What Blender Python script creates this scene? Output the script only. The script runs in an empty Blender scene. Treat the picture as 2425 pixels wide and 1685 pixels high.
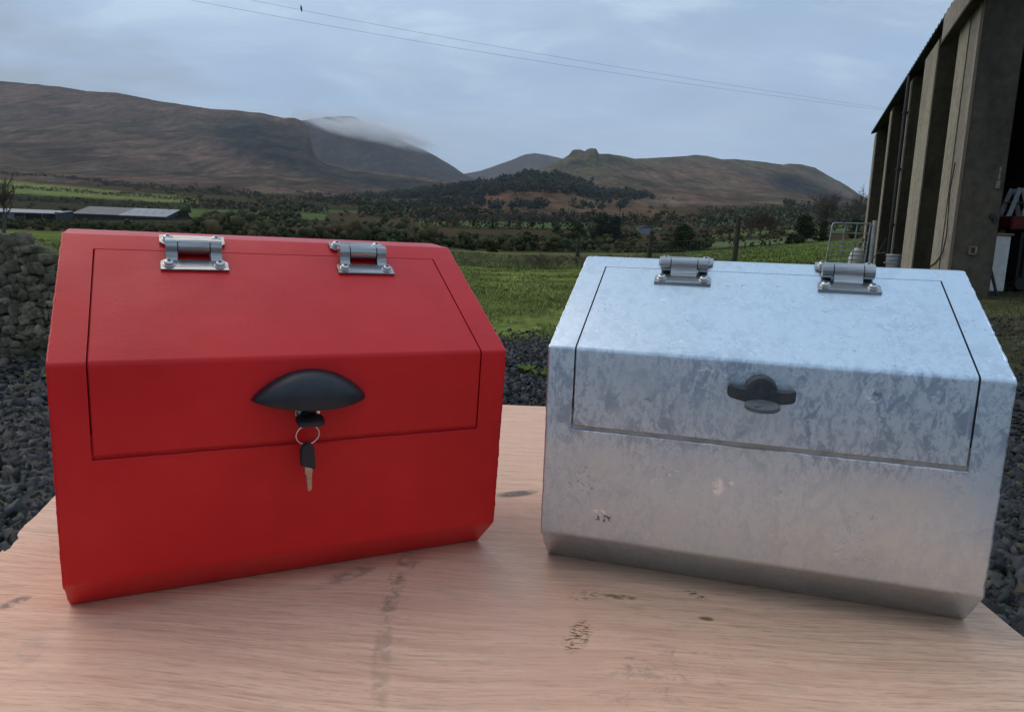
import bpy, bmesh, math, random
import numpy as np
from math import sin, cos, pi, radians
from mathutils import Vector, Matrix

sc = bpy.context.scene
col = sc.collection

# ------------------------------------------------------------------ camera
IW, IH = 2425.0, 1685.0
F, PITCH, ROLL, CH, CY = 1691.9, 0.15556, 0.03814, 0.32791, 17.904
_cp, _sp, _cr, _sr = cos(PITCH), sin(PITCH), cos(ROLL), sin(ROLL)
RT, UP0, FW = Vector((1, 0, 0)), Vector((0, _sp, _cp)), Vector((0, _cp, -_sp))
XA = _cr * RT + _sr * UP0
YA = -_sr * RT + _cr * UP0
CAM = Vector((0, 0, CH))
cd = bpy.data.cameras.new('camera')
cam = bpy.data.objects.new('camera', cd)
col.objects.link(cam)
cam.matrix_world = Matrix(((XA.x, YA.x, -FW.x, 0), (XA.y, YA.y, -FW.y, 0), (XA.z, YA.z, -FW.z, CH), (0, 0, 0, 1)))
cd.sensor_width = 36.0
cd.lens = F / IW * 36.0
cd.shift_y = CY / IW
cd.clip_start, cd.clip_end = 0.02, 30000
sc.camera = cam


def ray(px, py):
    v = XA * ((px - IW / 2) / F) - YA * ((py - IH / 2 - CY) / F) + FW
    return v / v.y


def at(px, py, D):
    return CAM + ray(px, py) * D


# ------------------------------------------------------------------ light
SUN_EL, SUN_AZ = radians(46), radians(-58)      # behind thin cloud, to the left and ahead
sc.view_settings.view_transform = 'Standard'
sc.view_settings.look = 'None'
sc.view_settings.gamma = 1
sc.view_settings.exposure = 0.0
w = bpy.data.worlds.new('World')
sc.world = w
w.use_nodes = True
nt = w.node_tree
nt.nodes.clear()


def node(nt, kind, **kw):
    n = nt.nodes.new(kind)
    for k, v in kw.items():
        if k.startswith('i_'):
            n.inputs[k[2:].replace('_', ' ')].default_value = v
        else:
            setattr(n, k, v)
    return n


def link(nt, a, b):
    nt.links.new(a, b)


def setin(nt, sock, v):
    if hasattr(v, 'is_linked') or hasattr(v, 'links'):
        nt.links.new(v, sock)
    else:
        sock.default_value = v


def vmath(nt, op, a, b=None):
    n = node(nt, 'ShaderNodeVectorMath', operation=op)
    setin(nt, n.inputs[0], a)
    if b is not None:
        setin(nt, n.inputs[1], b)
    return n.outputs['Value'] if op in ('DOT_PRODUCT', 'LENGTH', 'DISTANCE') else n.outputs[0]


def fmath(nt, op, a, b=0.0, clamp=False):
    n = node(nt, 'ShaderNodeMath', operation=op, use_clamp=clamp)
    setin(nt, n.inputs[0], a)
    setin(nt, n.inputs[1], b)
    return n.outputs[0]


def mrange(nt, v, a, b, c=0.0, d=1.0, smooth=True):
    n = node(nt, 'ShaderNodeMapRange', interpolation_type='SMOOTHSTEP' if smooth else 'LINEAR')
    setin(nt, n.inputs[0], v)
    for i, x in zip((1, 2, 3, 4), (a, b, c, d)):
        n.inputs[i].default_value = x
    return n.outputs[0]


def noise(nt, vec, scale, detail=4, rough=.55, dist=0.0):
    n = node(nt, 'ShaderNodeTexNoise')
    setin(nt, n.inputs['Vector'], vec)
    n.inputs['Scale'].default_value = scale
    n.inputs['Detail'].default_value = detail
    n.inputs['Roughness'].default_value = rough
    n.inputs['Distortion'].default_value = dist
    return n.outputs['Fac']


def c4(c):
    return (c[0], c[1], c[2], 1.0) if len(c) == 3 else c


def mixc(nt, f, a, b, mode='MIX'):
    n = node(nt, 'ShaderNodeMix', data_type='RGBA', blend_type=mode)
    setin(nt, n.inputs[0], f)
    setin(nt, n.inputs[6], c4(a) if isinstance(a, tuple) else a)
    setin(nt, n.inputs[7], c4(b) if isinstance(b, tuple) else b)
    return n.outputs[2]


def mapping(nt, vec, scale=(1, 1, 1), rot=(0, 0, 0), loc=(0, 0, 0)):
    n = node(nt, 'ShaderNodeMapping')
    setin(nt, n.inputs['Vector'], vec)
    n.inputs['Scale'].default_value = scale
    n.inputs['Rotation'].default_value = rot
    n.inputs['Location'].default_value = loc
    return n.outputs[0]


tc = node(nt, 'ShaderNodeTexCoord')
dirv = tc.outputs['Generated']
sky = node(nt, 'ShaderNodeTexSky', sky_type='NISHITA', sun_disc=False)
sky.sun_elevation, sky.sun_rotation = SUN_EL, SUN_AZ
sep = node(nt, 'ShaderNodeSeparateXYZ')
link(nt, dirv, sep.inputs[0])
zc = fmath(nt, 'ADD', fmath(nt, 'MAXIMUM', sep.outputs[2], 0.0), 0.22)
comb = node(nt, 'ShaderNodeCombineXYZ')
for i, o in enumerate((sep.outputs[0], sep.outputs[1], sep.outputs[2])):
    link(nt, fmath(nt, 'DIVIDE', o, zc), comb.inputs[i])
pv = comb.outputs[0]
n1 = noise(nt, mapping(nt, pv, (1.0, 1.5, 1), loc=(3.1, .6, 0)), 1.05, 9, .58, .35)
n2 = noise(nt, mapping(nt, pv, (1.0, 1.7, 1), (0, 0, .3), (7.3, 1.1, 2)), 1.9, 9, .62, .5)
n3 = noise(nt, mapping(nt, pv, (1, 1.3, 1), loc=(1.7, 9.2, 0)), .8, 6, .55, .2)
# thin overcast: a blue-grey veil, brighter torn streaks, darker grey patches
veil = mixc(nt, mrange(nt, n1, .36, .66), (3.72, 5.20, 7.4), (4.75, 6.15, 8.0))
veil = mixc(nt, fmath(nt, 'MULTIPLY', mrange(nt, n2, .48, .66), mrange(nt, sep.outputs[2], .13, .34, .12, .80)), veil, (6.0, 7.7, 9.1))
leftw = mrange(nt, sep.outputs[0], .05, -.5, .25, 1.0)
grey = fmath(nt, 'MULTIPLY', mrange(nt, n3, .40, .58, 0, 1.0), leftw)
veil = mixc(nt, grey, veil, (3.1, 3.9, 4.9))
skyc = mixc(nt, .90, sky.outputs[0], veil)
gain = fmath(nt, 'MULTIPLY', mrange(nt, sep.outputs[1], -.9, .55, .84, 1.0), mrange(nt, sep.outputs[2], .12, .95, 1.05, 1.42))
skyc = mixc(nt, 1.0, skyc, node(nt, 'ShaderNodeCombineColor').outputs[0], 'MULTIPLY')
_cc = [n for n in nt.nodes if n.bl_idname == 'ShaderNodeCombineColor'][-1]
for i in range(3):
    link(nt, gain, _cc.inputs[i])
bg = node(nt, 'ShaderNodeBackground')
link(nt, skyc, bg.inputs[0])
bg.inputs[1].default_value = 0.1
out = node(nt, 'ShaderNodeOutputWorld')
link(nt, bg.outputs[0], out.inputs[0])

sd = bpy.data.lights.new('sun', 'SUN')
sun = bpy.data.objects.new('sun', sd)
col.objects.link(sun)
sd.energy, sd.angle, sd.color = 1.15, radians(60), (1.0, .80, .62)
_d = Vector((sin(SUN_AZ) * cos(SUN_EL), cos(SUN_AZ) * cos(SUN_EL), sin(SUN_EL)))
sun.rotation_euler = (-_d).to_track_quat('-Z', 'Y').to_euler()

cy = sc.cycles
cy.max_bounces, cy.diffuse_bounces, cy.glossy_bounces, cy.volume_bounces = 8, 3, 3, 6
cy.transparent_max_bounces = 8
cy.caustics_reflective = cy.caustics_refractive = False
cy.sample_clamp_indirect = 4
cy.use_denoising = True
cy.denoiser = 'OPENIMAGEDENOISE'
cy.denoising_prefilter = 'ACCURATE'
cy.use_adaptive_sampling = False

# ------------------------------------------------------------------ helpers
rng = np.random.default_rng(7)
random.seed(7)


def tag(o, label=None, cat=None, group=None, kind=None):
    if label:
        o['label'] = label
    if cat:
        o['category'] = cat
    if group:
        o['group'] = group
    if kind:
        o['kind'] = kind
    return o


def empty(name, loc=(0, 0, 0), rz=0.0):
    o = bpy.data.objects.new(name, None)
    o.empty_display_size = .1
    o.location = loc
    o.rotation_euler = (0, 0, rz)
    col.objects.link(o)
    return o


def finish(o, me, mats, parent, angle=35):
    for m in (mats if isinstance(mats, (list, tuple)) else [mats]):
        me.materials.append(m)
    if angle is not None:
        me.shade_smooth()
        me.set_sharp_from_angle(angle=radians(angle))
    col.objects.link(o)
    if parent is not None:
        o.parent = parent
    return o


class MB:
    def __init__(s):
        s.v, s.f, s.m = [], [], []

    def add(s, vs, fs, mi=0):
        b = len(s.v)
        s.v += [tuple(v) for v in vs]
        s.f += [tuple(b + i for i in f) for f in fs]
        s.m += [mi] * len(fs)
        return s

    def box(s, c, size, mi=0, M=None):
        x, y, z = size[0] / 2, size[1] / 2, size[2] / 2
        vs = [Vector((a * x, b * y, e * z)) for a in (-1, 1) for b in (-1, 1) for e in (-1, 1)]
        if M is not None:
            vs = [M @ v for v in vs]
        vs = [v + Vector(c) for v in vs]
        return s.add(vs, [(0, 1, 3, 2), (4, 6, 7, 5), (0, 4, 5, 1), (2, 3, 7, 6), (0, 2, 6, 4), (1, 5, 7, 3)], mi)

    def tube(s, pts, rad, n=8, mi=0, cap=True, closed=False):
        pts = [Vector(p) for p in pts]
        k = len(pts)
        rad = rad if isinstance(rad, (list, tuple)) else [rad] * k
        vs = []
        prev = None
        for i, p in enumerate(pts):
            if closed:
                t = pts[(i + 1) % k] - pts[i - 1]
            else:
                t = pts[min(i + 1, k - 1)] - pts[max(i - 1, 0)]
            t.normalize()
            if prev is None:
                a = t.orthogonal().normalized()
            else:
                a = (prev - t * prev.dot(t)).normalized()
            prev = a
            b = t.cross(a)
            vs += [p + (a * cos(2 * pi * j / n) + b * sin(2 * pi * j / n)) * rad[i] for j in range(n)]
        fs = []
        for i in range(k if closed else k - 1):
            i2 = (i + 1) % k
            fs += [(i * n + j, i * n + (j + 1) % n, i2 * n + (j + 1) % n, i2 * n + j) for j in range(n)]
        if cap and not closed:
            fs += [tuple(range(n - 1, -1, -1)), tuple((k - 1) * n + j for j in range(n))]
        return s.add(vs, fs, mi)

    def lathe(s, prof, n=20, mi=0, M=None):
        """prof: list of (r, z)"""
        vs = []
        for r, z in prof:
            vs += [Vector((r * cos(2 * pi * j / n), r * sin(2 * pi * j / n), z)) for j in range(n)]
        if M is not None:
            vs = [M @ v for v in vs]
        fs = []
        for i in range(len(prof) - 1):
            fs += [(i * n + j, i * n + (j + 1) % n, (i + 1) * n + (j + 1) % n, (i + 1) * n + j) for j in range(n)]
        fs += [tuple(range(n - 1, -1, -1)), tuple((len(prof) - 1) * n + j for j in range(n))]
        return s.add(vs, fs, mi)

    def prism(s, poly, h0, h1, fn, mi=0):
        """poly of 2-D points, extruded h0..h1, mapped by fn(x, y, h)"""
        n = len(poly)
        vs = [fn(x, y, h0) for x, y in poly] + [fn(x, y, h1) for x, y in poly]
        fs = [tuple(range(n - 1, -1, -1)), tuple(range(n, 2 * n))]
        fs += [(i, (i + 1) % n, n + (i + 1) % n, n + i) for i in range(n)]
        return s.add(vs, fs, mi)

    def build(s, name, mats, parent=None, angle=35, bevel=0.0, recalc=True):
        me = bpy.data.meshes.new(name)
        me.from_pydata(s.v, [], s.f)
        me.polygons.foreach_set('material_index', s.m)
        if recalc or bevel:
            bm = bmesh.new()
            bm.from_mesh(me)
            if recalc:
                bmesh.ops.recalc_face_normals(bm, faces=bm.faces)
            if bevel:
                es = [e for e in bm.edges if len(e.link_faces) == 2 and e.calc_face_angle(0) > .5]
                bmesh.ops.bevel(bm, geom=es, offset=bevel, segments=2, affect='EDGES', clamp_overlap=True)
            bm.to_mesh(me)
            bm.free()
        o = bpy.data.objects.new(name, me)
        return finish(o, me, mats, parent, angle)


def mesh_np(name, V, Fc, mats, parent=None, angle=None, colr=None, smooth=False, mi=None):
    V = np.asarray(V, np.float32)
    Fc = np.asarray(Fc, np.int32)
    m, k = Fc.shape
    me = bpy.data.meshes.new(name)
    me.vertices.add(len(V))
    me.vertices.foreach_set('co', V.ravel())
    me.loops.add(m * k)
    me.loops.foreach_set('vertex_index', Fc.ravel())
    me.polygons.add(m)
    me.polygons.foreach_set('loop_start', np.arange(0, m * k, k, dtype=np.int32))
    try:
        me.polygons.foreach_set('loop_total', np.full(m, k, np.int32))
    except Exception:
        pass
    if mi is not None:
        me.polygons.foreach_set('material_index', np.asarray(mi, np.int32))
    me.update(calc_edges=True)
    if colr is not None:
        a = me.color_attributes.new('col', 'FLOAT_COLOR', 'POINT')
        cc = np.ones((len(V), 4), np.float32)
        cc[:, :3] = colr
        a.data.foreach_set('color', cc.ravel())
    if smooth:
        me.polygons.foreach_set('use_smooth', np.ones(m, bool))
    o = bpy.data.objects.new(name, me)
    for mm in (mats if isinstance(mats, (list, tuple)) else [mats]):
        me.materials.append(mm)
    col.objects.link(o)
    if parent is not None:
        o.parent = parent
    return o


def _hash(ix, iy, seed):
    h = (ix.astype(np.int64) * 374761393 + iy.astype(np.int64) * 668265263 + seed * 1442695041) & 0x7fffffff
    h = ((h ^ (h >> 13)) * 1274126177) & 0x7fffffff
    return ((h ^ (h >> 16)) & 0xffff) / 65535.0


def vnoise(x, y, seed=0):
    ix, iy = np.floor(x), np.floor(y)
    fx, fy = x - ix, y - iy
    fx, fy = fx * fx * (3 - 2 * fx), fy * fy * (3 - 2 * fy)
    ix, iy = ix.astype(np.int64), iy.astype(np.int64)
    a, b = _hash(ix, iy, seed), _hash(ix + 1, iy, seed)
    c, d = _hash(ix, iy + 1, seed), _hash(ix + 1, iy + 1, seed)
    return (a * (1 - fx) + b * fx) * (1 - fy) + (c * (1 - fx) + d * fx) * fy


def fbm(x, y, seed=0, octv=5, rough=.5):
    s, a, t = 0, 1.0, 0
    for i in range(octv):
        s = s + a * vnoise(x * 2 ** i, y * 2 ** i, seed + i * 17)
        t += a
        a *= rough
    return s / t


# ------------------------------------------------------------------ materials
def mat(name, color=(.5, .5, .5), rough=.6, metal=0.0, spec=.5):
    m = bpy.data.materials.new(name)
    m.use_nodes = True
    t = m.node_tree
    b = t.nodes['Principled BSDF']
    b.inputs['Base Color'].default_value = c4(color)
    b.inputs['Roughness'].default_value = rough
    b.inputs['Metallic'].default_value = metal
    b.inputs['Specular IOR Level'].default_value = spec
    return m, t, b


def coords(t, which='Object'):
    return node(t, 'ShaderNodeTexCoord').outputs[which]


def bump(t, b, h, strength=.3, dist=.001):
    n = node(t, 'ShaderNodeBump')
    n.inputs['Strength'].default_value = strength
    n.inputs['Distance'].default_value = dist
    link(t, h, n.inputs['Height'])
    link(t, n.outputs[0], b.inputs['Normal'])


def noisy(name, c1, c2, scale, rough=.7, detail=6, metal=0.0, lo=.35, hi=.65, bmp=0.0, bdist=.002, stretch=(1, 1, 1), spec=.4, world=False):
    m, t, b = mat(name, c1, rough, metal, spec)
    v = node(t, 'ShaderNodeNewGeometry').outputs['Position'] if world else coords(t)
    v = mapping(t, v, stretch)
    n = noise(t, v, scale, detail, .6)
    link(t, mixc(t, mrange(t, n, lo, hi), c1, c2), b.inputs['Base Color'])
    if bmp:
        bump(t, b, noise(t, v, scale * 2.3, 6, .65), bmp, bdist)
    return m


def vcol(name, rough=.85, scale=3.0, amp=.45, fine=None, spec=0.0):
    """colour attribute times broken-up noise"""
    m, t, b = mat(name, (.1, .1, .1), rough, 0, spec)
    a = node(t, 'ShaderNodeVertexColor', layer_name='col')
    pos = node(t, 'ShaderNodeNewGeometry').outputs['Position']
    n = noise(t, pos, scale, 7, .65)
    f = mrange(t, n, .3, .7, 1 - amp, 1 + amp, False)
    if fine:
        f = fmath(t, 'MULTIPLY', f, mrange(t, noise(t, pos, fine, 3, .6), .3, .7, 1 - amp, 1 + amp, False))
    cc = node(t, 'ShaderNodeCombineColor')
    for i in range(3):
        link(t, f, cc.inputs[i])
    link(t, mixc(t, 1.0, a.outputs[0], cc.outputs[0], 'MULTIPLY'), b.inputs['Base Color'])
    return m


def ell(t, pos, c, rx, ry, ang=0.0, soft=.5):
    """soft elliptical mask in the xy plane"""
    v = vmath(t, 'SUBTRACT', pos, (c[0], c[1], 0))
    v = mapping(t, v, (1, 1, 0), (0, 0, -ang))
    v = mapping(t, v, (1 / rx, 1 / ry, 0))
    return mrange(t, vmath(t, 'LENGTH', v), 1 + soft, 1 - soft)


# red powder coat
M_red, t, b = mat('red_paint', (.36, .010, .011), .34, 0, .28)
v = coords(t)
link(t, mixc(t, mrange(t, noise(t, v, 9, 5, .6), .3, .7), (.56, .011, .013), (.64, .017, .018)), b.inputs['Base Color'])
link(t, mrange(t, noise(t, v, 14, 4, .6), .3, .7, .33, .46, False), b.inputs['Roughness'])
h = fmath(t, 'ADD', fmath(t, 'MULTIPLY', noise(t, v, 330, 3, .6), .55), noise(t, v, 38, 4, .6))
bump(t, b, h, .34, .0010)

# hot-dip galvanised steel: dull zinc with darker crystalline patches and drag marks
M_galv, t, b = mat('galvanised_zinc', (.5, .55, .6), .4, .85, .5)
v = coords(t)
vd = vmath(t, 'ADD', v, mapping(t, node(t, 'ShaderNodeTexNoise').outputs['Color'], (.02, .02, .02)))
nA = noise(t, mapping(t, v, (1.3, 1, .8), (0, .75, 0)), 105, 10, .76, .3)
nB = noise(t, mapping(t, v, (1.2, 1, .8), (0, .7, 0)), 13, 6, .66, .5)
nC = noise(t, mapping(t, v, (2.4, 1, .6), (0, .6, 0)), 150, 5, .7, .2)
nD = noise(t, v, 320, 3, .6)
sz = node(t, 'ShaderNodeSeparateXYZ')
link(t, v, sz.inputs[0])
lidm = fmath(t, 'MULTIPLY', mrange(t, sz.outputs[2], .125, .160), mrange(t, sz.outputs[2], .242, .230))
nA2 = noise(t, mapping(t, v, (1.3, 1, .8), (0, .75, 0)), 46, 8, .7, .6)
f = fmath(t, 'MAXIMUM', fmath(t, 'MULTIPLY', mrange(t, nA, .47, .58), .85), mrange(t, nA2, .51, .58))
f = fmath(t, 'MULTIPLY', f, mrange(t, nB, .34, .56, .12, 1.0))
f = fmath(t, 'MULTIPLY', f, fmath(t, 'ADD', fmath(t, 'MULTIPLY', lidm, .72), .28))
cA = mixc(t, f, (.635, .72, .775), (.34, .41, .50))
cA = mixc(t, mrange(t, nC, .58, .76, 0, .5), cA, (.78, .81, .84))
cA = mixc(t, mrange(t, nD, .58, .72, 0, .25), cA, (.40, .43, .46))
fl = noise(t, mapping(t, v, (1, 1, 1.6), (0, .3, 0)), 210, 3, .55, .8)
cA = mixc(t, fmath(t, 'MULTIPLY', mrange(t, fl, .66, .70, 0, .75), mrange(t, noise(t, v, 17, 4, .6), .46, .60)), cA, (.20, .22, .25))
cA = mixc(t, fmath(t, 'MULTIPLY', mrange(t, fl, .36, .31, 0, .8), mrange(t, noise(t, v, 23, 3, .6), .50, .60)), cA, (.92, .94, .96))
sc_ = noise(t, mapping(t, v, (90, 90, 4), (0, .5, 0)), 3.0, 2, .5)
cA = mixc(t, fmath(t, 'MULTIPLY', mrange(t, sc_, .66, .72, 0, .5), mrange(t, nB, .45, .6)), cA, (.80, .83, .86))
nW = noise(t, v, 7, 4, .5)
cr = noise(t, mapping(t, v, (1, 1, 1.3), (0, .4, 0)), 26, 5, .62, 1.2)
cr = fmath(t, 'ABSOLUTE', fmath(t, 'SUBTRACT', cr, .5))
cA = mixc(t, fmath(t, 'MULTIPLY', mrange(t, cr, .010, .002, 0, .55), mrange(t, noise(t, v, 9, 3, .5), .50, .60)), cA, (.30, .36, .43))
flm = noise(t, mapping(t, v, (1.5, 1, .8), (0, .5, 0)), 190, 6, .7, .3)
cA = mixc(t, fmath(t, 'MULTIPLY', mrange(t, flm, .56, .66, 0, .45), mrange(t, noise(t, v, 15, 5, .6), .42, .62)), cA, (.40, .47, .55))
nW2 = noise(t, mapping(t, v, loc=(4, 1, 2)), 8, 6, .66, .8)
lowm = mrange(t, sz.outputs[2], .150, .120, .25, 1.0)
cA = mixc(t, fmath(t, 'MULTIPLY', mrange(t, nW, .44, .60, 0, .45), lowm), cA, (.68, .675, .645))
cA = mixc(t, fmath(t, 'MULTIPLY', mrange(t, nW2, .54, .66, 0, .55), lowm), cA, (.50, .56, .64))


def smudge(cA, u, z, ru, rz, colr, k, scl, lo, hi):
    """a mark of its own on the front face, broken up by noise"""
    d_ = vmath(t, 'SUBTRACT', v, (u, -.038, z))
    d_ = vmath(t, 'LENGTH', mapping(t, d_, (1 / ru, 20, 1 / rz)))
    m_ = fmath(t, 'MULTIPLY', mrange(t, d_, 1.25, .7), mrange(t, noise(t, v, scl, 4, .6, .8), lo, hi))
    return mixc(t, fmath(t, 'MULTIPLY', m_, k), cA, colr)


cA = smudge(cA, -.030, .112, .0055, .0085, (.93, .95, .97), .9, 260, .42, .52)
cA = smudge(cA, -.018, .117, .0022, .0022, (.93, .95, .97), .8, 260, .40, .5)
cA = smudge(cA, -.050, .224, .0075, .0040, (.93, .95, .97), .9, 300, .50, .56)
cA = smudge(cA, .094, .213, .0090, .0065, (.90, .93, .97), .9, 240, .48, .56)
cA = smudge(cA, .098, .214, .0040, .0050, (.12, .15, .22), .8, 240, .44, .52)
cA = smudge(cA, -.142, .068, .0100, .0060, (.90, .92, .95), .9, 220, .52, .58)
cA = smudge(cA, -.138, .064, .0090, .0040, (.06, .06, .06), .9, 260, .50, .56)
cA = smudge(cA, -.160, .100, .0120, .0160, (.22, .22, .23), .7, 330, .58, .63)
link(t, cA, b.inputs['Base Color'])
b.inputs['Metallic'].default_value = 1.0
link(t, fmath(t, 'ADD', mrange(t, nA, .3, .7, .30, .46, False), 0.0), b.inputs['Roughness'])
h = fmath(t, 'ADD', noise(t, v, 60, 6, .6), fmath(t, 'MULTIPLY', noise(t, v, 14, 3, .5), 1.4))
bump(t, b, h, .35, .0010)

M_steel = noisy('brushed_stainless', (.44, .44, .435), (.28, .28, .275), 90, .24, 4, 1.0, stretch=(.25, 3, 3), bmp=.06, bdist=.0004)
M_zinc = noisy('zinc_screw', (.62, .62, .60), (.50, .50, .49), 150, .3, 3, .9)
M_dull = noisy('dull_zinc', (.46, .43, .39), (.33, .31, .285), 60, .6, 5, .3)
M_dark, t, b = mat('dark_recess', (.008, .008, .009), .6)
M_plast = noisy('black_plastic', (.010, .012, .016), (.016, .019, .024), 60, .42, 4, bmp=.12, bdist=.0006, spec=.5)
M_rubber = noisy('grey_black_plastic', (.030, .035, .037), (.046, .053, .055), 200, .55, 4, bmp=.2, bdist=.0005)
M_brass = noisy('worn_nickel_silver', (.55, .42, .30), (.42, .33, .25), 200, .35, 3, .85)
M_nick = noisy('nickel_ring', (.78, .72, .66), (.65, .6, .55), 200, .25, 3, .9)


# ------------------------------------------------------------------ terrain height
_LD = np.log(np.array([8, 10, 12, 17, 22, 30, 45, 60, 100, 150, 220, 300, 400, 600, 800.]))
_LA = np.array([-.72, -.36, 0, .20, .35, .50, .72])
_LE = np.array([
    [-170, -125, -92, -52, -30, -14, 0, 6, 16, 21, 27, 50, 75, 127, 140],
    [-172, -128, -96, -55, -33, -16, -2, 6, 18, 32, 45, 62, 85, 111, 125],
    [-172, -122, -92, -60, -46, -33, -10, -2, 15, 30, 48, 65, 78, 100, 118],
    [-172, -118, -88, -52, -36, -18, -1, 9, 23, 38, 55, 72, 88, 110, 122],
    [-165, -110, -80, -42, -18, 7, 28, 33, 45, 65, 82, 95, 105, 125, 133],
    [-150, -95, -65, -28, -8, 25, 50, 60, 70, 80, 92, 102, 112, 128, 135],
    [-118, -68, -46, -22, -6, 28, 52, 62, 75, 85, 95, 104, 114, 128, 135]], float)


def terrain(x, y):
    """height of the ground at world x, y (arrays)"""
    x, y = np.asarray(x, float), np.asarray(y, float)
    r = np.hypot(x, y)
    D = np.maximum(np.where(y > .75 * r, y, .75 * r), .3)
    a = np.clip(np.where(y > 0, x / np.maximum(y, 1e-3), np.sign(x) * .72), -.719, .719)
    ld = np.clip(np.log(D), _LD[0], _LD[-1] - 1e-6)
    i = np.clip(np.searchsorted(_LD, ld, side='right') - 1, 0, len(_LD) - 2)
    j = np.clip(np.searchsorted(_LA, a, side='right') - 1, 0, len(_LA) - 2)
    u = (ld - _LD[i]) / (_LD[i + 1] - _LD[i])
    q = (a - _LA[j]) / (_LA[j + 1] - _LA[j])
    e = (_LE[j, i] * (1 - u) + _LE[j, i + 1] * u) * (1 - q) + (_LE[j + 1, i] * (1 - u) + _LE[j + 1, i + 1] * u) * q
    Dc = np.minimum(D, 800)
    z = CH + Dc * e / F
    z8 = CH + 8 * e / F
    k = np.clip((D - 4.0) / 4.0, 0, 1)
    k = k * k * (3 - 2 * k)
    z = np.where(D < 8, -.5 * (1 - k) + z8 * k, z)
    big = (fbm(x / 14, y / 14, 5, 3) - .5) * np.clip((D - 25) / 60, 0, 1) * .7
    small = (fbm(x / .8, y / .8, 9, 4) - .5) * .06 * np.clip(D / 3, .4, 1)
    back = np.clip(-y / 6, 0, 1)
    return (z + big + small) * (1 - back) - .5 * back


def gz(x, y):
    return float(terrain(np.array([x]), np.array([y]))[0])


# land cover by azimuth ratio a = x/y and distance y
FIELDS = [  # a0, a1, (near, far) at a0, (near, far) at a1, colour
    (-.80, -.44, (470, 600), (395, 470), (.17, .19, .062)),
    (-.80, -.62, (610, 640), (600, 620), (.14, .17, .06)),
    (-.455, -.262, (258, 345), (262, 330), (.090, .120, .042)),
    (-.30, -.20, (345, 380), (350, 375), (.085, .11, .04)),
    (-.135, -.10, (236, 300), (240, 290), (.080, .108, .042)),
    (-.08, .095, (236, 312), (242, 318), (.085, .115, .044)),
    (.105, .20, (250, 280), (250, 280), (.07, .10, .045)),
    (.265, .42, (80, 112), (86, 122), (.105, .135, .06)),
    (.265, .47, (138, 168), (145, 178), (.085, .14, .05)),
    (.27, .56, (192, 214), (200, 224), (.07, .115, .045)),
    (.25, .60, (250, 470), (250, 480), (.062, .076, .040)),
    (-.80, -.50, (17, 52), (18, 46), (.135, .165, .045)),
    (.22, .80, (19, 62), (19, 66), (.105, .150, .034)),
]


def cover(x, y):
    D = np.maximum(y, .1)
    a = x / D
    n = fbm(x / 9, y / 9, 21, 4)
    nn = fbm(x / 40, y / 40, 31, 4)
    nf = fbm(x / .7, y / .7, 41, 4)
    C = np.empty(x.shape + (3,))
    brown = np.array([.078, .052, .030])
    olive = np.array([.040, .042, .021])
    C[:] = brown
    k = np.clip((nn - .42) / .16, 0, 1)[..., None]
    C[:] = brown * (1 - k) + olive * k
    bank = np.array([.135, .165, .045])
    rough_ = np.array([.115, .128, .048])
    near = (D < 60)[..., None]
    C = np.where(near, bank * (.55 + .9 * fbm(x / 1.1, y / 1.1, 47, 4))[..., None], C)
    k = np.clip((D - 24) / 6 + (n - .5) * 1.5, 0, 1)[..., None] * (D < 60)[..., None]
    C = C * (1 - k) + rough_ * k
    for a0, a1, r0, r1, c in FIELDS:
        u = (a - a0) / (a1 - a0)
        dn = r0[0] + (r1[0] - r0[0]) * u + (n - .5) * .04 * r0[0]
        df = r0[1] + (r1[1] - r0[1]) * u + (n - .5) * .04 * r0[0]
        msk = ((u >= 0) & (u <= 1)) * np.clip((D - dn) / (.03 * D) + .5, 0, 1) * np.clip((df - D) / (.03 * D) + .5, 0, 1)
        var = (1 + (fbm(x / 5, y / 5, 77, 3) - .5) * .5)[..., None]
        C = C * (1 - msk[..., None]) + np.array(c) * var * msk[..., None]
    # slate chippings yard, ragged edge into the grass
    slate = np.array([.030, .034, .038])
    edge = 6.2 + (n - .5) * 4.0 + (nf - .5) * 3.4 - np.clip(np.abs(a) - .35, 0, 1) * 2
    earth = np.array([.062, .060, .036])
    g = np.clip((edge - D) / .9, 0, 1)[..., None]
    mud = ((a > .45) & (D > 2.2) & (D < 19))[..., None] * np.clip((n - .25) * 4, 0, 1)[..., None]
    C = C * (1 - mud) + earth * mud
    C = C * (1 - g) + slate * g
    yard = np.clip(-y / 1.5, 0, 1)[..., None]      # pale ground added unseen behind the viewer, brightens reflections in the boxes
    return C * (1 - yard) + np.array([.25, .26, .27]) * yard, g[..., 0]


th = np.concatenate([np.radians(np.arange(-180, -50, 5.)), np.radians(np.arange(-50, 50, .125)), np.radians(np.arange(50, 180, 5.))])
rr = .35 * 1.0315 ** np.arange(0, 316)
T, R = np.meshgrid(th, rr)
GX, GY = R * np.sin(T), R * np.cos(T)
GZ = terrain(GX, GY)
Cc, _g = cover(GX, GY)
nr, na = T.shape
V = np.stack([GX, GY, GZ], -1).reshape(-1, 3)
ii, jj = np.meshgrid(np.arange(nr - 1), np.arange(na), indexing='ij')
j2 = (jj + 1) % na
Q = np.stack([ii * na + jj, ii * na + j2, (ii + 1) * na + j2, (ii + 1) * na + jj], -1).reshape(-1, 4)
M_ground = vcol('ground_cover', .9, 1.1, .40, 9.0)
ground = mesh_np('ground', V, Q, M_ground, colr=Cc.reshape(-1, 3), smooth=True)
tag(ground, kind='structure')

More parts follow.
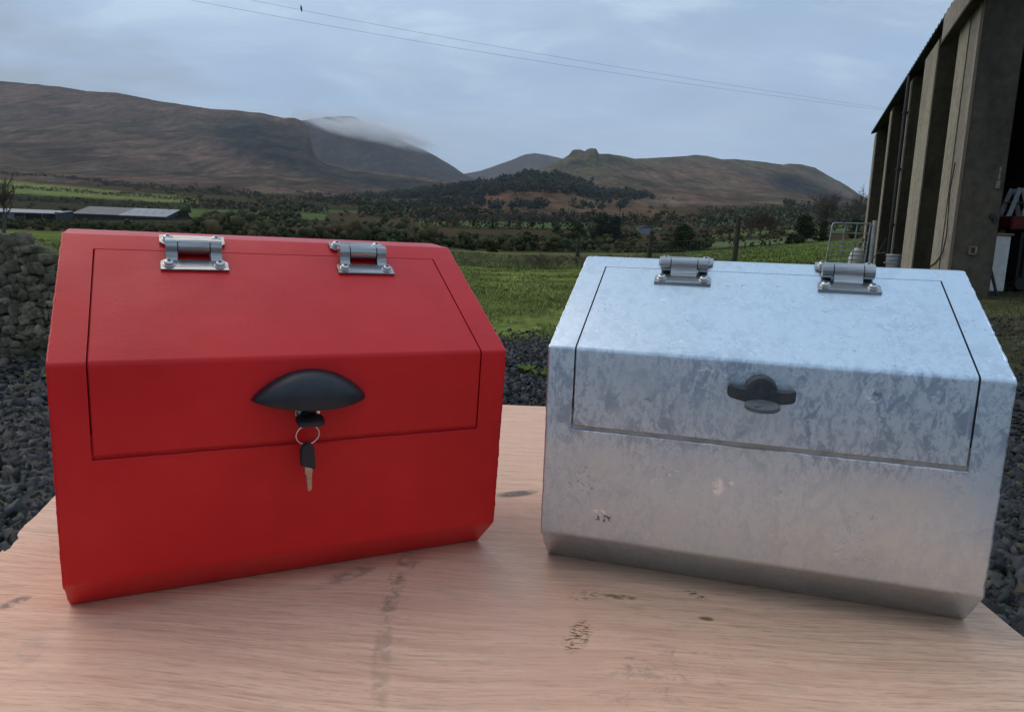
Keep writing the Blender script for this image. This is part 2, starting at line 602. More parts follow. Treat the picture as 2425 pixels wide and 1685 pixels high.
# ------------------------------------------------------------------ hills
M_hill, t, b = mat('moorland', (.08, .06, .05), .95, 0, 0)
a = node(t, 'ShaderNodeVertexColor', layer_name='col')
pos = node(t, 'ShaderNodeNewGeometry').outputs['Position']
nA = noise(t, mapping(t, pos, (1.15, .28, .6)), .024, 9, .72, .5)
nB = noise(t, mapping(t, pos, (1.1, .3, .7)), .085, 6, .72)
f1 = mrange(t, nA, .34, .66, .55, 1.45, False)
f1 = fmath(t, 'MULTIPLY', f1, mrange(t, nB, .34, .66, .55, 1.45, False))
cc = node(t, 'ShaderNodeCombineColor')
for i in range(3):
    link(t, f1, cc.inputs[i])
hc = mixc(t, mrange(t, noise(t, pos, .012, 6, .6, .5), .44, .62, 0, .45), a.outputs[0], (.078, .068, .044))
link(t, mixc(t, 1.0, hc, cc.outputs[0], 'MULTIPLY'), b.inputs['Base Color'])


def hill(name, sil, D0, R, e0, amp=.05, gam=.8, colf=None, step=4.0, rows=64, seed=1, rough=.55):
    """a real slope: foot at distance D0 (elevation e0 px above horizon), ridge at R following the skyline points"""
    sx = np.array([p[0] for p in sil], float)
    sy = np.array([p[1] for p in sil], float)
    xs = np.arange(sx[0], sx[-1] + .1, step)
    # smooth the drawn skyline a little, add fine roughness
    ys = np.interp(xs, sx, sy)
    ker = np.array([1, 4, 1.]) / 6
    ys = np.convolve(np.pad(ys, 1, mode='edge'), ker, 'valid')
    ys = ys + (fbm(xs / 22., xs * 0 + 3.3, seed, 4, .6) - .5) * 2.4
    av, tv = [], []
    for x, y in zip(xs, ys):
        q = ray(x, y)
        av.append(q.x)
        tv.append(q.z)
    av, tv = np.array(av), np.array(tv)
    Rr = R(xs) if callable(R) else np.full(xs.shape, float(R))
    s = np.concatenate([np.linspace(0, 1, rows), 1 + np.linspace(.03, .5, 10)])
    Sg, Ag = np.meshgrid(s, av, indexing='ij')
    Tg = np.broadcast_to(tv, Sg.shape)
    Rg = np.broadcast_to(Rr, Sg.shape)
    Xp = np.broadcast_to(xs, Sg.shape)
    Dg = D0 + (Rg - D0) * Sg
    e0a = (e0(xs) if callable(e0) else np.full(xs.shape, float(e0))) / F
    E0 = np.minimum(np.broadcast_to(e0a, Sg.shape), Tg)
    inn = np.clip(Sg, 0, 1)
    kw = int(90 / step)
    ts = np.convolve(np.pad(tv, kw, mode='edge'), np.ones(2 * kw + 1) / (2 * kw + 1), 'valid')
    Tm = Tg + (np.broadcast_to(ts, Sg.shape) - Tg) * np.clip((1 - inn) * 1.7, 0, 1)
    tt = E0 + (Tm - E0) * inn ** gam
    tt = np.minimum(tt, Tg)
    Z = CH + Dg * tt
    Zr = CH + Rg * Tg
    Z = np.where(Sg > 1, Zr - (Sg - 1) * .35 * (Zr + 40), Z)
    X = Ag * Dg
    wgt = np.sin(np.clip(Sg, 0, 1) * pi) ** .7 * (Sg <= 1)
    ht = (Zr - CH)
    rel = (fbm(X / 260, Dg / 420, seed + 3, 6, rough) - .5) * 2
    rid = np.abs(fbm(X / 120, Dg / 500, seed + 8, 4, .5) - .5) * 2
    Z = Z + ht * amp * wgt * (rel - .8 * rid)
    Z[0] -= 25
    C = np.empty(Sg.shape + (3,))
    C[:] = (.130, .086, .068)
    if colf:
        C = colf(Xp, np.clip(Sg, 0, 1), C, X, Dg)
    V = np.stack([X, Dg, Z], -1).reshape(-1, 3)
    n_, m_ = Sg.shape
    ii, jj = np.meshgrid(np.arange(n_ - 1), np.arange(m_ - 1), indexing='ij')
    Q = np.stack([ii * m_ + jj, ii * m_ + jj + 1, (ii + 1) * m_ + jj + 1, (ii + 1) * m_ + jj], -1).reshape(-1, 4)
    o = mesh_np(name, V, Q, M_hill, colr=C.reshape(-1, 3), smooth=True)
    tag(o, kind='structure')
    return dict(X=X, D=Dg, Z=Z, xs=xs, o=o, s=s)


def blend(C, m, c):
    m = np.clip(m, 0, 1)[..., None]
    return C * (1 - m) + np.array(c) * m


def gauss(x, y, cx, cy, rx, ry):
    return np.exp(-(((x - cx) / rx) ** 2 + ((y - cy) / ry) ** 2))


def col_left(xp, s, C, X, D):
    n = fbm(X / 90, D / 60, 3, 5, .6)
    C = blend(C, (n - .45) * 3, (.070, .060, .048))
    # dark crag and heather face under the headland
    edge = np.clip((xp - 400) / 180, 0, 1) * np.clip((s - (.30 + (700 - xp) / 700 * .3)) / .18, 0, 1) * np.clip((.93 - s) / .06, 0, 1)
    C = blend(C, edge * (.7 + n), (.020, .027, .031))
    C = blend(C, np.clip((fbm(X / 160, D / 110, 33, 5, .62) - .5) * 7, 0, 1) * .8, (.050, .044, .038))
    C = blend(C, gauss(xp, s, 300, .60, 260, .025) * np.clip((n - .35) * 4, 0, 1), (.14, .105, .075))
    C = blend(C, gauss(xp, s, 100, .55, 150, .02), (.135, .10, .072))
    C = blend(C, gauss(xp, s, 900, .2, 260, .3) * .7, (.105, .070, .052))
    return C


def col_dark(xp, s, C, X, D):
    C[:] = (.030, .031, .036)
    return blend(C, np.clip((.35 - s) / .2, 0, 1) * .8, (.090, .066, .054))


def col_far(xp, s, C, X, D):
    C[:] = (.050, .045, .046)
    return C


def col_right(xp, s, C, X, D):
    n = fbm(X / 80, D / 60, 13, 5, .6)
    C[:] = (.142, .092, .068)
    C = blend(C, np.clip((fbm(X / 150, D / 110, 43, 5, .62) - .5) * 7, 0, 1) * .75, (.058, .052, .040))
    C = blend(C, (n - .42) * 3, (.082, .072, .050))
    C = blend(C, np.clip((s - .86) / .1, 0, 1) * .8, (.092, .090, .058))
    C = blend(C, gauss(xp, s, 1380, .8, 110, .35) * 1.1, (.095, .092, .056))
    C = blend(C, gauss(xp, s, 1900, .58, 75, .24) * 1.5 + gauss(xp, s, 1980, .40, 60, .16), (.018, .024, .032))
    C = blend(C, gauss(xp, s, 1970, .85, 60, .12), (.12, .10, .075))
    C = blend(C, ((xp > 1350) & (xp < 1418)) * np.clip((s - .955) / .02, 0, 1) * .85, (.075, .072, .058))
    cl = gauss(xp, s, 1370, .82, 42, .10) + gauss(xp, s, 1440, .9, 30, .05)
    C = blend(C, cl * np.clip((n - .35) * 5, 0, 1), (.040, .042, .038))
    return C


SIL_LEFT = [(-700, 205), (-300, 188), (0, 192), (59, 197), (146, 206), (205, 215.5), (279, 220), (366, 237.5), (495, 258), (536, 259.5), (620, 268), (672, 279),
            (697, 279), (716, 287), (729, 300), (734, 312), (738, 345), (748, 368), (775, 384), (830, 398), (900, 408), (1000, 420), (1090, 432), (1160, 446), (1220, 456)]
SIL_DARK = [(640, 300), (700, 290), (716, 285), (775, 277), (838, 275), (872, 296), (925, 322), (1007, 356), (1061, 386), (1099, 412), (1140, 432), (1200, 450)]
SIL_FAR = [(1020, 440), (1060, 424), (1100, 411), (1138, 404), (1198, 384), (1243, 366), (1266, 363), (1296, 367), (1334, 376), (1400, 398), (1480, 420)]
SIL_RIGHT = [(1080, 462), (1160, 444), (1220, 426), (1274, 401), (1300, 394), (1326, 380), (1347, 367), (1353, 359), (1357, 354.5), (1373, 353.5), (1379, 356), (1386, 358.5), (1390, 354),
             (1397, 351.5), (1411, 352), (1414, 355), (1417, 364.5), (1439, 364), (1469, 368), (1503, 376), (1550, 374), (1600, 371), (1646, 367), (1672, 368.5), (1709, 377), (1751, 377.6),
             (1824, 385), (1853, 390), (1871, 387.5), (1897, 389), (1931, 397), (1960, 415), (1986, 428), (2012, 444), (2038, 462), (2080, 480), (2160, 494), (2400, 508), (2900, 520)]
hill('left_moorland_hill', SIL_LEFT, 560, lambda x: np.interp(x, [0, 700, 760, 1200], [1750, 1700, 1500, 1000]), lambda x: np.interp(x, [0, 600, 1200], [118, 105, 100]), .07, .85, col_left, rows=80, seed=2)
hill('dark_misty_hill', SIL_DARK, 1700, 2700, 95, .06, .9, col_dark, seed=5)
hill('far_rounded_hill', SIL_FAR, 2400, 3600, 95, .05, .9, col_far, seed=6)
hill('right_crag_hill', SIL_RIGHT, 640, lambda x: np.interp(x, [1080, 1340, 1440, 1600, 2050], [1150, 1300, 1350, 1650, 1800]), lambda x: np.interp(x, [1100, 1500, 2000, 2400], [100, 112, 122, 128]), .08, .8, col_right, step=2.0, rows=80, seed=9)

# wooded knoll: bracken slope in front of the crag hill
SIL_KNOLL = [(780, 482), (823, 476), (883, 471), (965, 467), (1026, 456), (1071, 452), (1112, 444), (1176, 438), (1221, 424), (1251, 419), (1334, 424), (1379, 442), (1420, 462),
             (1439, 463), (1484, 463), (1537, 474), (1580, 490), (1660, 500), (1760, 512)]


def col_knoll(xp, s, C, X, D):
    C[:] = (.120, .068, .042)
    n = fbm(X / 30, D / 30, 23, 4)
    return blend(C, (n - .45) * 3, (.078, .060, .038))


kn = hill('bracken_knoll', SIL_KNOLL, 400, 760, lambda x: np.interp(x, [780, 1200, 1700], [76, 76, 100]), .05, .9, col_knoll, rows=40, seed=12)


# ------------------------------------------------------------------ haze and the mist on the dark hill
M_haze = bpy.data.materials.new('haze')
M_haze.use_nodes = True
t = M_haze.node_tree
t.nodes.clear()
pvn = node(t, 'ShaderNodeVolumePrincipled')
pvn.inputs['Color'].default_value = (.86, .92, .99, 1)
pvn.inputs['Density'].default_value = .00009
link(t, pvn.outputs[0], node(t, 'ShaderNodeOutputMaterial').inputs['Volume'])
hz = MB().box((0, 1500, 330), (16000, 16000, 900)).build('haze', M_haze, None, None)
tag(hz, kind='stuff')

M_mist = bpy.data.materials.new('mist')
M_mist.use_nodes = True
t = M_mist.node_tree
t.nodes.clear()
ob = coords(t)
r2 = vmath(t, 'DOT_PRODUCT', ob, ob)
fall = mrange(t, r2, 1.0, .05)
nz = noise(t, mapping(t, ob, (1.0, 1.0, .55)), 2.6, 6, .6, .4)
dn_ = fmath(t, 'MULTIPLY', fall, mrange(t, nz, .42, .60))
pvn = node(t, 'ShaderNodeVolumePrincipled')
pvn.inputs['Color'].default_value = (1, 1, 1, 1)
link(t, fmath(t, 'MULTIPLY', dn_, .030), pvn.inputs['Density'])
link(t, pvn.outputs[0], node(t, 'ShaderNodeOutputMaterial').inputs['Volume'])


def mist(px, py, D, hw, hd, hh, tilt):
    bm = bmesh.new()
    bmesh.ops.create_icosphere(bm, subdivisions=3, radius=1.02)
    me = bpy.data.meshes.new('mist')
    bm.to_mesh(me)
    bm.free()
    o = bpy.data.objects.new('mist', me)
    me.materials.append(M_mist)
    o.location = at(px, py, D)
    o.scale = (hw, hd, hh)
    o.rotation_euler = (0, radians(tilt), 0)
    col.objects.link(o)
    return tag(o, 'torn bank of low mist lying along the dark hill', kind='stuff')


mist(842, 303, 2380, 235, 150, 36, 9)
mist(912, 317, 2420, 205, 120, 36, 14)


# ------------------------------------------------------------------ vegetation
def leaf_quads(P, size, flat=0.0):
    n = len(P)
    a = rng.normal(size=(n, 3))
    a[:, 2] *= (1 - flat * .6)
    a /= np.linalg.norm(a, axis=1, keepdims=True)
    b = rng.normal(size=(n, 3))
    b -= a * (a * b).sum(1, keepdims=True)
    b /= np.linalg.norm(b, axis=1, keepdims=True)
    s = (np.broadcast_to(size, (n,)) * rng.uniform(.6, 1.4, n))[:, None]
    k = rng.uniform(.35, .7, n)[:, None]
    V = np.stack([P - a * s, P + b * s * k, P + a * s, P - b * s * k], 1).reshape(-1, 3)
    Q = np.arange(4 * n).reshape(-1, 4)
    return V, Q


def lobes_points(lobes, n):
    """points spread through a set of ellipsoid lobes (cx, cy, cz, rx, ry, rz)"""
    L = np.array(lobes, float)
    wt = (L[:, 3] * L[:, 5])
    idx = rng.choice(len(L), n, p=wt / wt.sum())
    d = rng.normal(size=(n, 3))
    d /= np.linalg.norm(d, axis=1, keepdims=True)
    r = rng.uniform(.35, 1.08, n) ** .55
    return L[idx, :3] + d * L[idx, 3:] * r[:, None]


def leafmat(name, c1, c2, scale, c3=None):
    m, t, b = mat(name, c1, .8, 0, .04)
    pos = node(t, 'ShaderNodeNewGeometry').outputs['Position']
    c = mixc(t, mrange(t, noise(t, pos, scale, 5, .7), .36, .64), c1, c2)
    if c3:
        c = mixc(t, mrange(t, noise(t, pos, scale * .35, 4, .6), .5, .66), c, c3)
    link(t, c, b.inputs['Base Color'])
    return m


M_conif = leafmat('dark_conifer', (.020, .034, .024), (.044, .064, .038), .9)
M_ever = leafmat('dark_evergreen', (.020, .032, .017), (.052, .070, .030), 1.2)
M_gorse = leafmat('gorse', (.030, .034, .016), (.052, .048, .020), 1.6, (.13, .10, .018))
M_scrub = leafmat('scrub', (.030, .044, .018), (.062, .068, .030), .30, (.100, .072, .040))
M_hedge = leafmat('hedge_leaves', (.026, .040, .020), (.052, .060, .030), .2, (.075, .062, .040))
M_wood_far = leafmat('far_conifers', (.022, .034, .029), (.040, .055, .040), .12)
M_twig = leafmat('bare_twigs', (.085, .072, .060), (.12, .10, .080), .8)
M_twigr = leafmat('brown_twigs', (.070, .050, .040), (.105, .074, .054), .8)
M_ivy = leafmat('ivy', (.016, .026, .014), (.036, .048, .024), .7)
M_bark = noisy('bark', (.070, .060, .048), (.045, .040, .032), 4, .9, world=True)
M_lichen = noisy('pale_bark', (.10, .098, .086), (.07, .068, .058), 3, .9, world=True)


def trunk_mb(base, h, r, lean=0.0, n=6):
    mb = MB()
    pts = [(lean * (i / 5) ** 2 * h + .04 * h * sin(i * 1.7) * .4, 0, h * i / 5) for i in range(6)]
    mb.tube(pts, [r * (1 - .8 * i / 5) for i in range(6)], n)
    return mb


def bush_lobes(h, w, n, low=.0, top=.8):
    out = []
    for i in range(n):
        q = rng.uniform()
        z = h * (low + (1 - low) * q) * .82
        lim = w / 2 * (1 - top * max(0, q - .35) / .65)
        an = rng.uniform(0, 2 * pi)
        rr = lim * rng.uniform(.2, .75)
        s = h * rng.uniform(.14, .24)
        out.append((rr * cos(an), rr * sin(an) * .8, z + s * .2, s * rng.uniform(.9, 1.4), s, s * rng.uniform(.7, 1.0)))
    return out


def place(px, ytop, D):
    p = at(px, ytop, D)
    z = gz(p.x, p.y)
    return Vector((p.x, p.y, z)), p.z - z


def bush(name, label, cat, px, ytop, D, wpx, m, n=900, lobes=14, low=0.0, top=.8, group=None, leaf=None, trunk=True):
    o, h = place(px, ytop, D)
    w_ = wpx * D / F
    root = empty(name, o)
    tag(root, label, cat, group)
    LB = np.array(bush_lobes(h, w_, lobes, low, top))
    P_ = lobes_points(LB, int(n * 1.5))
    P_[:, 2] = np.maximum(P_[:, 2], .02)
    lf = leaf or D / 714 * .95
    Vv, Qq = tri_join(leaf_quads(P_, lf), lumps(LB[:, :3], LB[:, 3:] * .9, 26, .3, .12, .26))
    mesh_np('crown', Vv, Qq, m, root)
    if trunk:
        trunk_mb(None, h * .7, max(.05, h * .03)).build('trunk', M_bark, root)
    return root, h, w_


def branches(mb, p, d, L, r, depth, spread, rr_, minr, upw=.15):
    n = 3
    pts = [p]
    dd = d.copy()
    for i in range(n):
        dd = (dd + Vector((rr_.gauss(0, .16), rr_.gauss(0, .16), rr_.gauss(0, .1) + upw * .3))).normalized()
        pts.append(pts[-1] + dd * (L / n))
    mb.tube(pts, [max(minr, r * (1 - .4 * i / n)) for i in range(n + 1)], 4 if depth > 2 else 3, 0, False)
    if depth == 0:
        return
    k = rr_.choice((3, 4, 4, 5))
    for i in range(k):
        q = rr_.uniform(.35, 1.0) if i else 1.0
        bp = pts[min(int(q * n), n)]
        ax = Vector((rr_.gauss(0, 1), rr_.gauss(0, 1), rr_.gauss(0, .6)))
        nd = (dd + ax.normalized() * spread + Vector((0, 0, upw))).normalized()
        branches(mb, bp, nd, L * rr_.uniform(.58, .82), r * .6, depth - 1, spread, rr_, minr, upw)


def bare_tree(label, px, ytop, D, wpx, m=None, ivy=0, seed=1, depth=5, group=None, stems=1):
    o, h = place(px, ytop, D)
    root = empty('bare_tree', o)
    tag(root, label, 'tree', group)
    rr_ = random.Random(seed)
    mb = MB()
    mn = D / 714 * .06
    for s_ in range(stems):
        mt = MB()
        off = Vector(((s_ - (stems - 1) / 2) * wpx * D / F * .3, rr_.uniform(-.3, .3), 0))
        top = off + Vector((rr_.uniform(-.2, .2), 0, h * .34))
        mt.tube([off, (off + top) / 2 + Vector((.05 * h * rr_.uniform(-1, 1), 0, 0)), top], [h * .032, h * .026, h * .02], 6)
        mt.build('trunk', M_lichen if ivy == 0 else M_bark, root, recalc=False)
        for i in range(5):
            an = i * 2.4 + rr_.random()
            d = Vector((cos(an) * (.25 + .3 * i), sin(an) * (.25 + .3 * i), .9)).normalized()
            branches(mb, top - Vector((0, 0, h * .04 * i * .7)), d, h * .21, h * .014, depth - 1, 1.0, rr_, mn)
    # fit the crown to the drawn width and height
    vs = np.array(mb.v)
    wx = np.percentile(np.abs(vs[:, 0]), 97)
    vs[:, 0] *= wpx * D / F / 2 / wx
    vs[:, 1] *= wpx * D / F / 2 / wx
    zt = np.percentile(vs[:, 2], 99.5)
    z0 = h * .2
    vs[:, 2] = np.where(vs[:, 2] > z0, z0 + (vs[:, 2] - z0) * (h - z0) / (zt - z0), vs[:, 2])
    mb.v = [tuple(v) for v in vs]
    mb.build('branches', m or M_twig, root, None, recalc=False)
    if ivy:
        L = []
        for s_ in range(stems):
            ox = (s_ - (stems - 1) / 2) * wpx * D / F * .3
            L += [(ox + rr_.uniform(-.03, .03) * h, rr_.uniform(-.3, .3), h * rr_.uniform(.08, .66), h * rr_.uniform(.05, .10), h * .08, h * .10) for _ in range(ivy)]
        Vv, Qq = leaf_quads(lobes_points(L, 90 * ivy * stems), D / 714 * 1.1)
        mesh_np('ivy', Vv, Qq, M_ivy, root)
    return root


bm = bmesh.new()
bmesh.ops.create_icosphere(bm, subdivisions=2, radius=1)
BV = np.array([v.co[:] for v in bm.verts])
BF = np.array([[v.index for v in f_.verts] for f_ in bm.faces])
bm.free()


bm = bmesh.new()
bmesh.ops.create_icosphere(bm, subdivisions=1, radius=1)
SV = np.array([v.co[:] for v in bm.verts])
SF = np.array([[v.index for v in f_.verts] for f_ in bm.faces])
bm.free()


def lumps(cen, rad, k, jit=.28, r0=.24, r1=.46):
    """k small facetted lumps through each ellipsoid"""
    n = len(cen)
    d = rng.normal(size=(n, k, 3))
    d /= np.linalg.norm(d, axis=2, keepdims=True)
    c = cen[:, None, :] + d * rad[:, None, :] * rng.uniform(.25, .95, (n, k, 1))
    r = rad.mean(1)[:, None, None] * rng.uniform(r0, r1, (n, k, 1))
    v = SV[None, None] * (1 + rng.normal(0, jit, (n, k, len(SV), 1))) * r[:, :, None, :] + c[:, :, None, :]
    m = n * k
    return v.reshape(-1, 3), (SF[None] + len(SV) * np.arange(m)[:, None, None]).reshape(-1, 3)


def blobs(cen, rad, jit=.30):
    """lumpy faceted leaf masses: centres (n,3), radii (n,3)"""
    n = len(cen)
    v = BV[None] * (1 + rng.normal(0, jit, (n, len(BV), 1))) * rad[:, None, :]
    v = v + cen[:, None, :]
    return v.reshape(-1, 3), (BF[None] + len(BV) * np.arange(n)[:, None, None]).reshape(-1, 3)


def tri_join(*parts):
    V_, F_, b = [], [], 0
    for v, f in parts:
        if f.shape[1] == 4:
            f = np.concatenate([f[:, [0, 1, 2]], f[:, [0, 2, 3]]])
        V_.append(v)
        F_.append(f + b)
        b += len(v)
    return np.concatenate(V_), np.concatenate(F_)


# single trees and bushes one can tell apart
G_BUSH = 'bushes and small trees beyond the fence'
bush('conifer_tree', 'taller dark conifer standing right of a lower one, in the valley centre', 'tree', 1428, 502, 122, 52, M_conif, 1300, 18, .0, .8, G_BUSH)
bush('conifer_tree', 'lower dark conifer touching the right side of the taller one', 'tree', 1459, 511, 124, 38, M_conif, 900, 14, .0, .75, G_BUSH)
bush('bush', 'loose dark green bush spreading left of the two dark conifers', 'bush', 1371, 524, 118, 66, M_ever, 900, 14, 0, .6, G_BUSH)
bush('bush', 'low dark scrub bush left of the fence posts in the valley', 'bush', 1258, 549, 84, 80, M_ever, 900, 16, 0, .45, G_BUSH)
bush('bush', 'rounded dark evergreen bush behind the fence netting, above the silver box', 'bush', 1621, 529, 60, 70, M_ever, 1800, 20, 0, .7, G_BUSH)
bush('bush', 'large dark evergreen bush left of the tube gate', 'bush', 1908, 505, 70, 64, M_ever, 1800, 20, 0, .85, G_BUSH)
bush('bush', 'lower right shoulder of dark evergreen bush beside the tube gate', 'bush', 1948, 541, 72, 36, M_ever, 800, 12, 0, .5, G_BUSH)
bush('bush', 'low dark bush left of the large evergreen by the gate', 'bush', 1877, 553, 71, 34, M_ever, 600, 10, 0, .5, G_BUSH)
bush('gorse_bush', 'gorse bush with yellow flecks of flower above the gap between boxes', 'bush', 1170, 566, 58, 62, M_gorse, 1300, 14, 0, .45, G_BUSH)
bush('gorse_bush', 'dark low gorse left of the yellow flecked gorse', 'bush', 1108, 570, 60, 70, M_ever, 1200, 14, 0, .45, G_BUSH)
bush('bush', 'dark bush seen through the tube gate near the shed', 'bush', 2030, 512, 95, 30, M_ever, 600, 10, 0, .6, G_BUSH)
bush('bush', 'round dark hawthorn alone at the foot of the left hill', 'bush', 607, 453, 520, 26, M_wood_far, 260, 7, .12, .3)
bush('bush', 'smaller dark hawthorn left of the round one under the left hill', 'bush', 542, 457, 525, 24, M_wood_far, 220, 6, .05, .6)
bush('tree', 'dark rounded tree between the two far barns', 'tree', 157, 486, 214, 48, M_ever, 1000, 14, .02, .5)
bush('tree', 'dark small tree in front of the open far barn', 'tree', 113, 511, 150, 38, M_ever, 700, 12, 0, .5)
bare_tree('bare brown thicket standing before the green strips on the right', 1805, 497, 112, 76, M_twigr, 0, 3, 5, stems=3)
bare_tree('round bare tree with an ivied trunk, left of the shed', 1960, 454, 122, 62, M_twig, 4, 5, 5)
bare_tree('open bare tree right against the shed corner', 2032, 446, 124, 56, M_twig, 0, 8, 5)
bare_tree('thin leafless sapling at the far left edge above the stone wall', 5, 412, 36, 46, M_twigr, 0, 21, 4)
G_ROW = 'ivied bare trees in a row before the wooded knoll'
for i, (px, yt, wp, sd_, lb) in enumerate([
        (1048, 503, 40, 31, 'greyish bare tree at the left end of the row below the knoll'), (1086, 500, 44, 32, 'second tree from the left in the row below the knoll'),
        (1122, 503, 38, 33, 'third tree from the left in the row below the knoll'), (1168, 506, 34, 34, 'fourth tree from the left in the row, thin and grey'),
        (1206, 502, 36, 35, 'ivied tree in the middle of the row below the knoll'), (1232, 500, 34, 36, 'ivied tree just right of the middle of the row'),
        (1262, 499, 38, 37, 'dark ivied tree third from the right end of the row'), (1288, 501, 34, 38, 'ivied tree second from the right end of the row'),
        (1312, 505, 34, 39, 'ivied tree at the right end of the row below the knoll')]):
    bare_tree(lb, px, yt, 232 + (i % 3) * 5, wp, M_twig, 2 if i < 3 else 5, sd_, 4, G_ROW)


def hedge(label, pts, h, wd, m=M_hedge, dens=7.0, group='field hedges', name='hedge'):
    """pts: (a, D) pairs; one hedge following the ground"""
    P_ = []
    for (a0, D0), (a1, D1) in zip(pts[:-1], pts[1:]):
        p0, p1 = np.array([a0 * D0, D0]), np.array([a1 * D1, D1])
        L = np.linalg.norm(p1 - p0)
        Dm = (D0 + D1) / 2
        n = int(L * dens * h * .9)
        u = rng.uniform(size=n)
        q = p0 + (p1 - p0) * u[:, None]
        hh = h * (.45 + 1.1 * fbm(u * L / 6, u * 0 + D0, 3, 3))
        z = terrain(q[:, 0], q[:, 1])
        P_.append(np.stack([q[:, 0] + rng.normal(0, wd * .3, n), q[:, 1] + rng.normal(0, wd * .3, n), z + hh * rng.uniform(0, 1, n) ** .7], 1))
    P_ = np.concatenate(P_)
    cs_ = P_[rng.uniform(size=len(P_)) < .22]
    Vv, Qq = tri_join(leaf_quads(P_, Dm / 714 * .7), lumps(cs_ - np.array([0, 0, h * .12]), np.full((len(cs_), 3), h * .26), 2))
    o = mesh_np(name, Vv, Qq, m)
    tag(o, label, 'hedge', group)
    return o


hedge('dark hedge behind the near green field above the red box', [(-.46, 348), (-.36, 340), (-.26, 333)], 4.5, 3, dens=5)
hedge('dark hedge dividing the pale fields at the far left', [(-.80, 500), (-.60, 470), (-.50, 440), (-.44, 425)], 2.4, 2, dens=4)
hedge('scrubby hedge running below the pale left fields', [(-.80, 420), (-.62, 370), (-.48, 320)], 3.0, 4, M_scrub, 4)
hedge('thin hedge line along the top of the left fields', [(-.80, 628), (-.62, 602), (-.40, 520), (-.2, 480)], 4, 4, dens=2.6)
hedge('hedge in front of the field with ivied trees', [(-.15, 228), (0, 226), (.12, 232), (.2, 240)], 3.0, 2.5, dens=6)
hedge('hedge behind the field with ivied trees', [(-.22, 330), (-.05, 326), (.10, 326), (.22, 300)], 5.0, 4, dens=5)
hedge('hedge above the upper green strip on the right', [(.25, 236), (.40, 238), (.58, 242)], 3.6, 3, dens=6)
hedge('hedge between the two right green strips', [(.26, 182), (.40, 186), (.55, 190)], 2.2, 2, dens=8)
hedge('brown bracken bank under the middle right strip', [(.24, 126), (.35, 130), (.46, 133)], 2.4, 2.5, M_twigr, 8)
hedge('dark hedge across the slope below the right hill', [(.22, 300), (.36, 330), (.48, 350), (.6, 345)], 4.0, 5, dens=3.5)
hedge('upper dark hedge under the right hill', [(.25, 430), (.36, 440), (.48, 470), (.62, 470)], 4.5, 6, dens=3)
hedge('bramble hedge behind the small field on the right', [(.24, 70), (.30, 72), (.36, 76), (.41, 80)], 1.3, 1.5, M_scrub, 18)
hedge('far tree belt under the left hill toward the pass', [(-.30, 500), (-.20, 480), (-.10, 470)], 5, 6, dens=2.4)


def scatter(n, a0, a1, D0, D1, hmin, hmax, leaves, maskf, leafk, nclump=0):
    D = np.sqrt(rng.uniform(D0 ** 2, D1 ** 2, n))
    a = rng.uniform(a0, a1, n)
    x = a * D
    keep = maskf(a, D, x)
    x, D = x[keep], D[keep]
    z = terrain(x, D)
    n = len(x)
    h = rng.uniform(hmin, hmax, n) * (.5 + fbm(x / 20, D / 20, 51, 3)) * rng.choice([.6, .8, 1, 1.3], n)
    h = h * np.where((x / D < -.44) & (D < 215), .5, 1)
    w_ = h * rng.uniform(.7, 1.5, n)
    d = rng.normal(size=(n, leaves, 3))
    d /= np.linalg.norm(d, axis=2, keepdims=True)
    r = rng.uniform(.85, 1.22, (n, leaves, 1))
    P_ = d * r
    P_[:, :, 0] *= w_[:, None] * .55
    P_[:, :, 1] *= w_[:, None] * .5
    P_[:, :, 2] = (P_[:, :, 2] * .5 + .42) * h[:, None]
    P_ += np.stack([x, D, z], 1)[:, None, :]
    sz = np.repeat(D / 714 * leafk, leaves)
    q1 = leaf_quads(P_.reshape(-1, 3), sz)
    kl = 12 if D0 < 180 else 7
    q2 = lumps(np.stack([x, D, z + .38 * h], 1), np.stack([w_ * .55, w_ * .5, h * .46], 1), kl)
    return tri_join(q1, q2)


def in_field(a, D):
    m = np.zeros(a.shape, bool)
    for a0, a1, r0, r1, c in FIELDS:
        u = (a - a0) / (a1 - a0)
        m |= (u > -.02) & (u < 1.02) & (D > (r0[0] + (r1[0] - r0[0]) * u) * .97) & (D < (r0[1] + (r1[1] - r0[1]) * u) * 1.02)
    return m


def m_near(a, D, x):
    n = fbm(x / 15, D / 15, 61, 3)
    barn = (a < -.47) & (D > 175) & (D < 250)
    left = (a < -.12)
    gap = (D > 100) & (n < np.where(a > -.15, .68, .60))
    return ~in_field(a, D) & ~barn & ~gap & ((n > .50) | left & (n > .34))


def m_far(a, D, x):
    n = fbm(x / 45, D / 45, 63, 4)
    return ~in_field(a, D) & (n > np.where(a < -.38, .60, .52))


def m_right(a, D, x):
    n = fbm(x / 12, D / 12, 67, 3)
    return ~in_field(a, D) & (n > .46)


parts = [scatter(950, -.85, .24, 62, 190, 1.0, 2.6, 46, m_near, .62),
         scatter(520, -.85, -.1, 56, 120, 1.0, 2.4, 60, m_near, .62),
         scatter(330, -.85, .26, 190, 330, 1.6, 4.5, 20, m_near, .85),
         scatter(520, -.85, .70, 320, 640, 2.5, 5.5, 12, m_far, .85),
         scatter(230, .20, .60, 66, 240, .6, 1.9, 36, m_right, .62),
         scatter(230, -.2, .27, 58, 92, .5, 1.4, 40, m_right, .62)]
Vv, Qq = tri_join(*parts)
o = mesh_np('scrub', Vv, Qq, M_scrub)
tag(o, 'dark green and brown scrub covering the valley floor behind the boxes', 'scrub', kind='stuff')

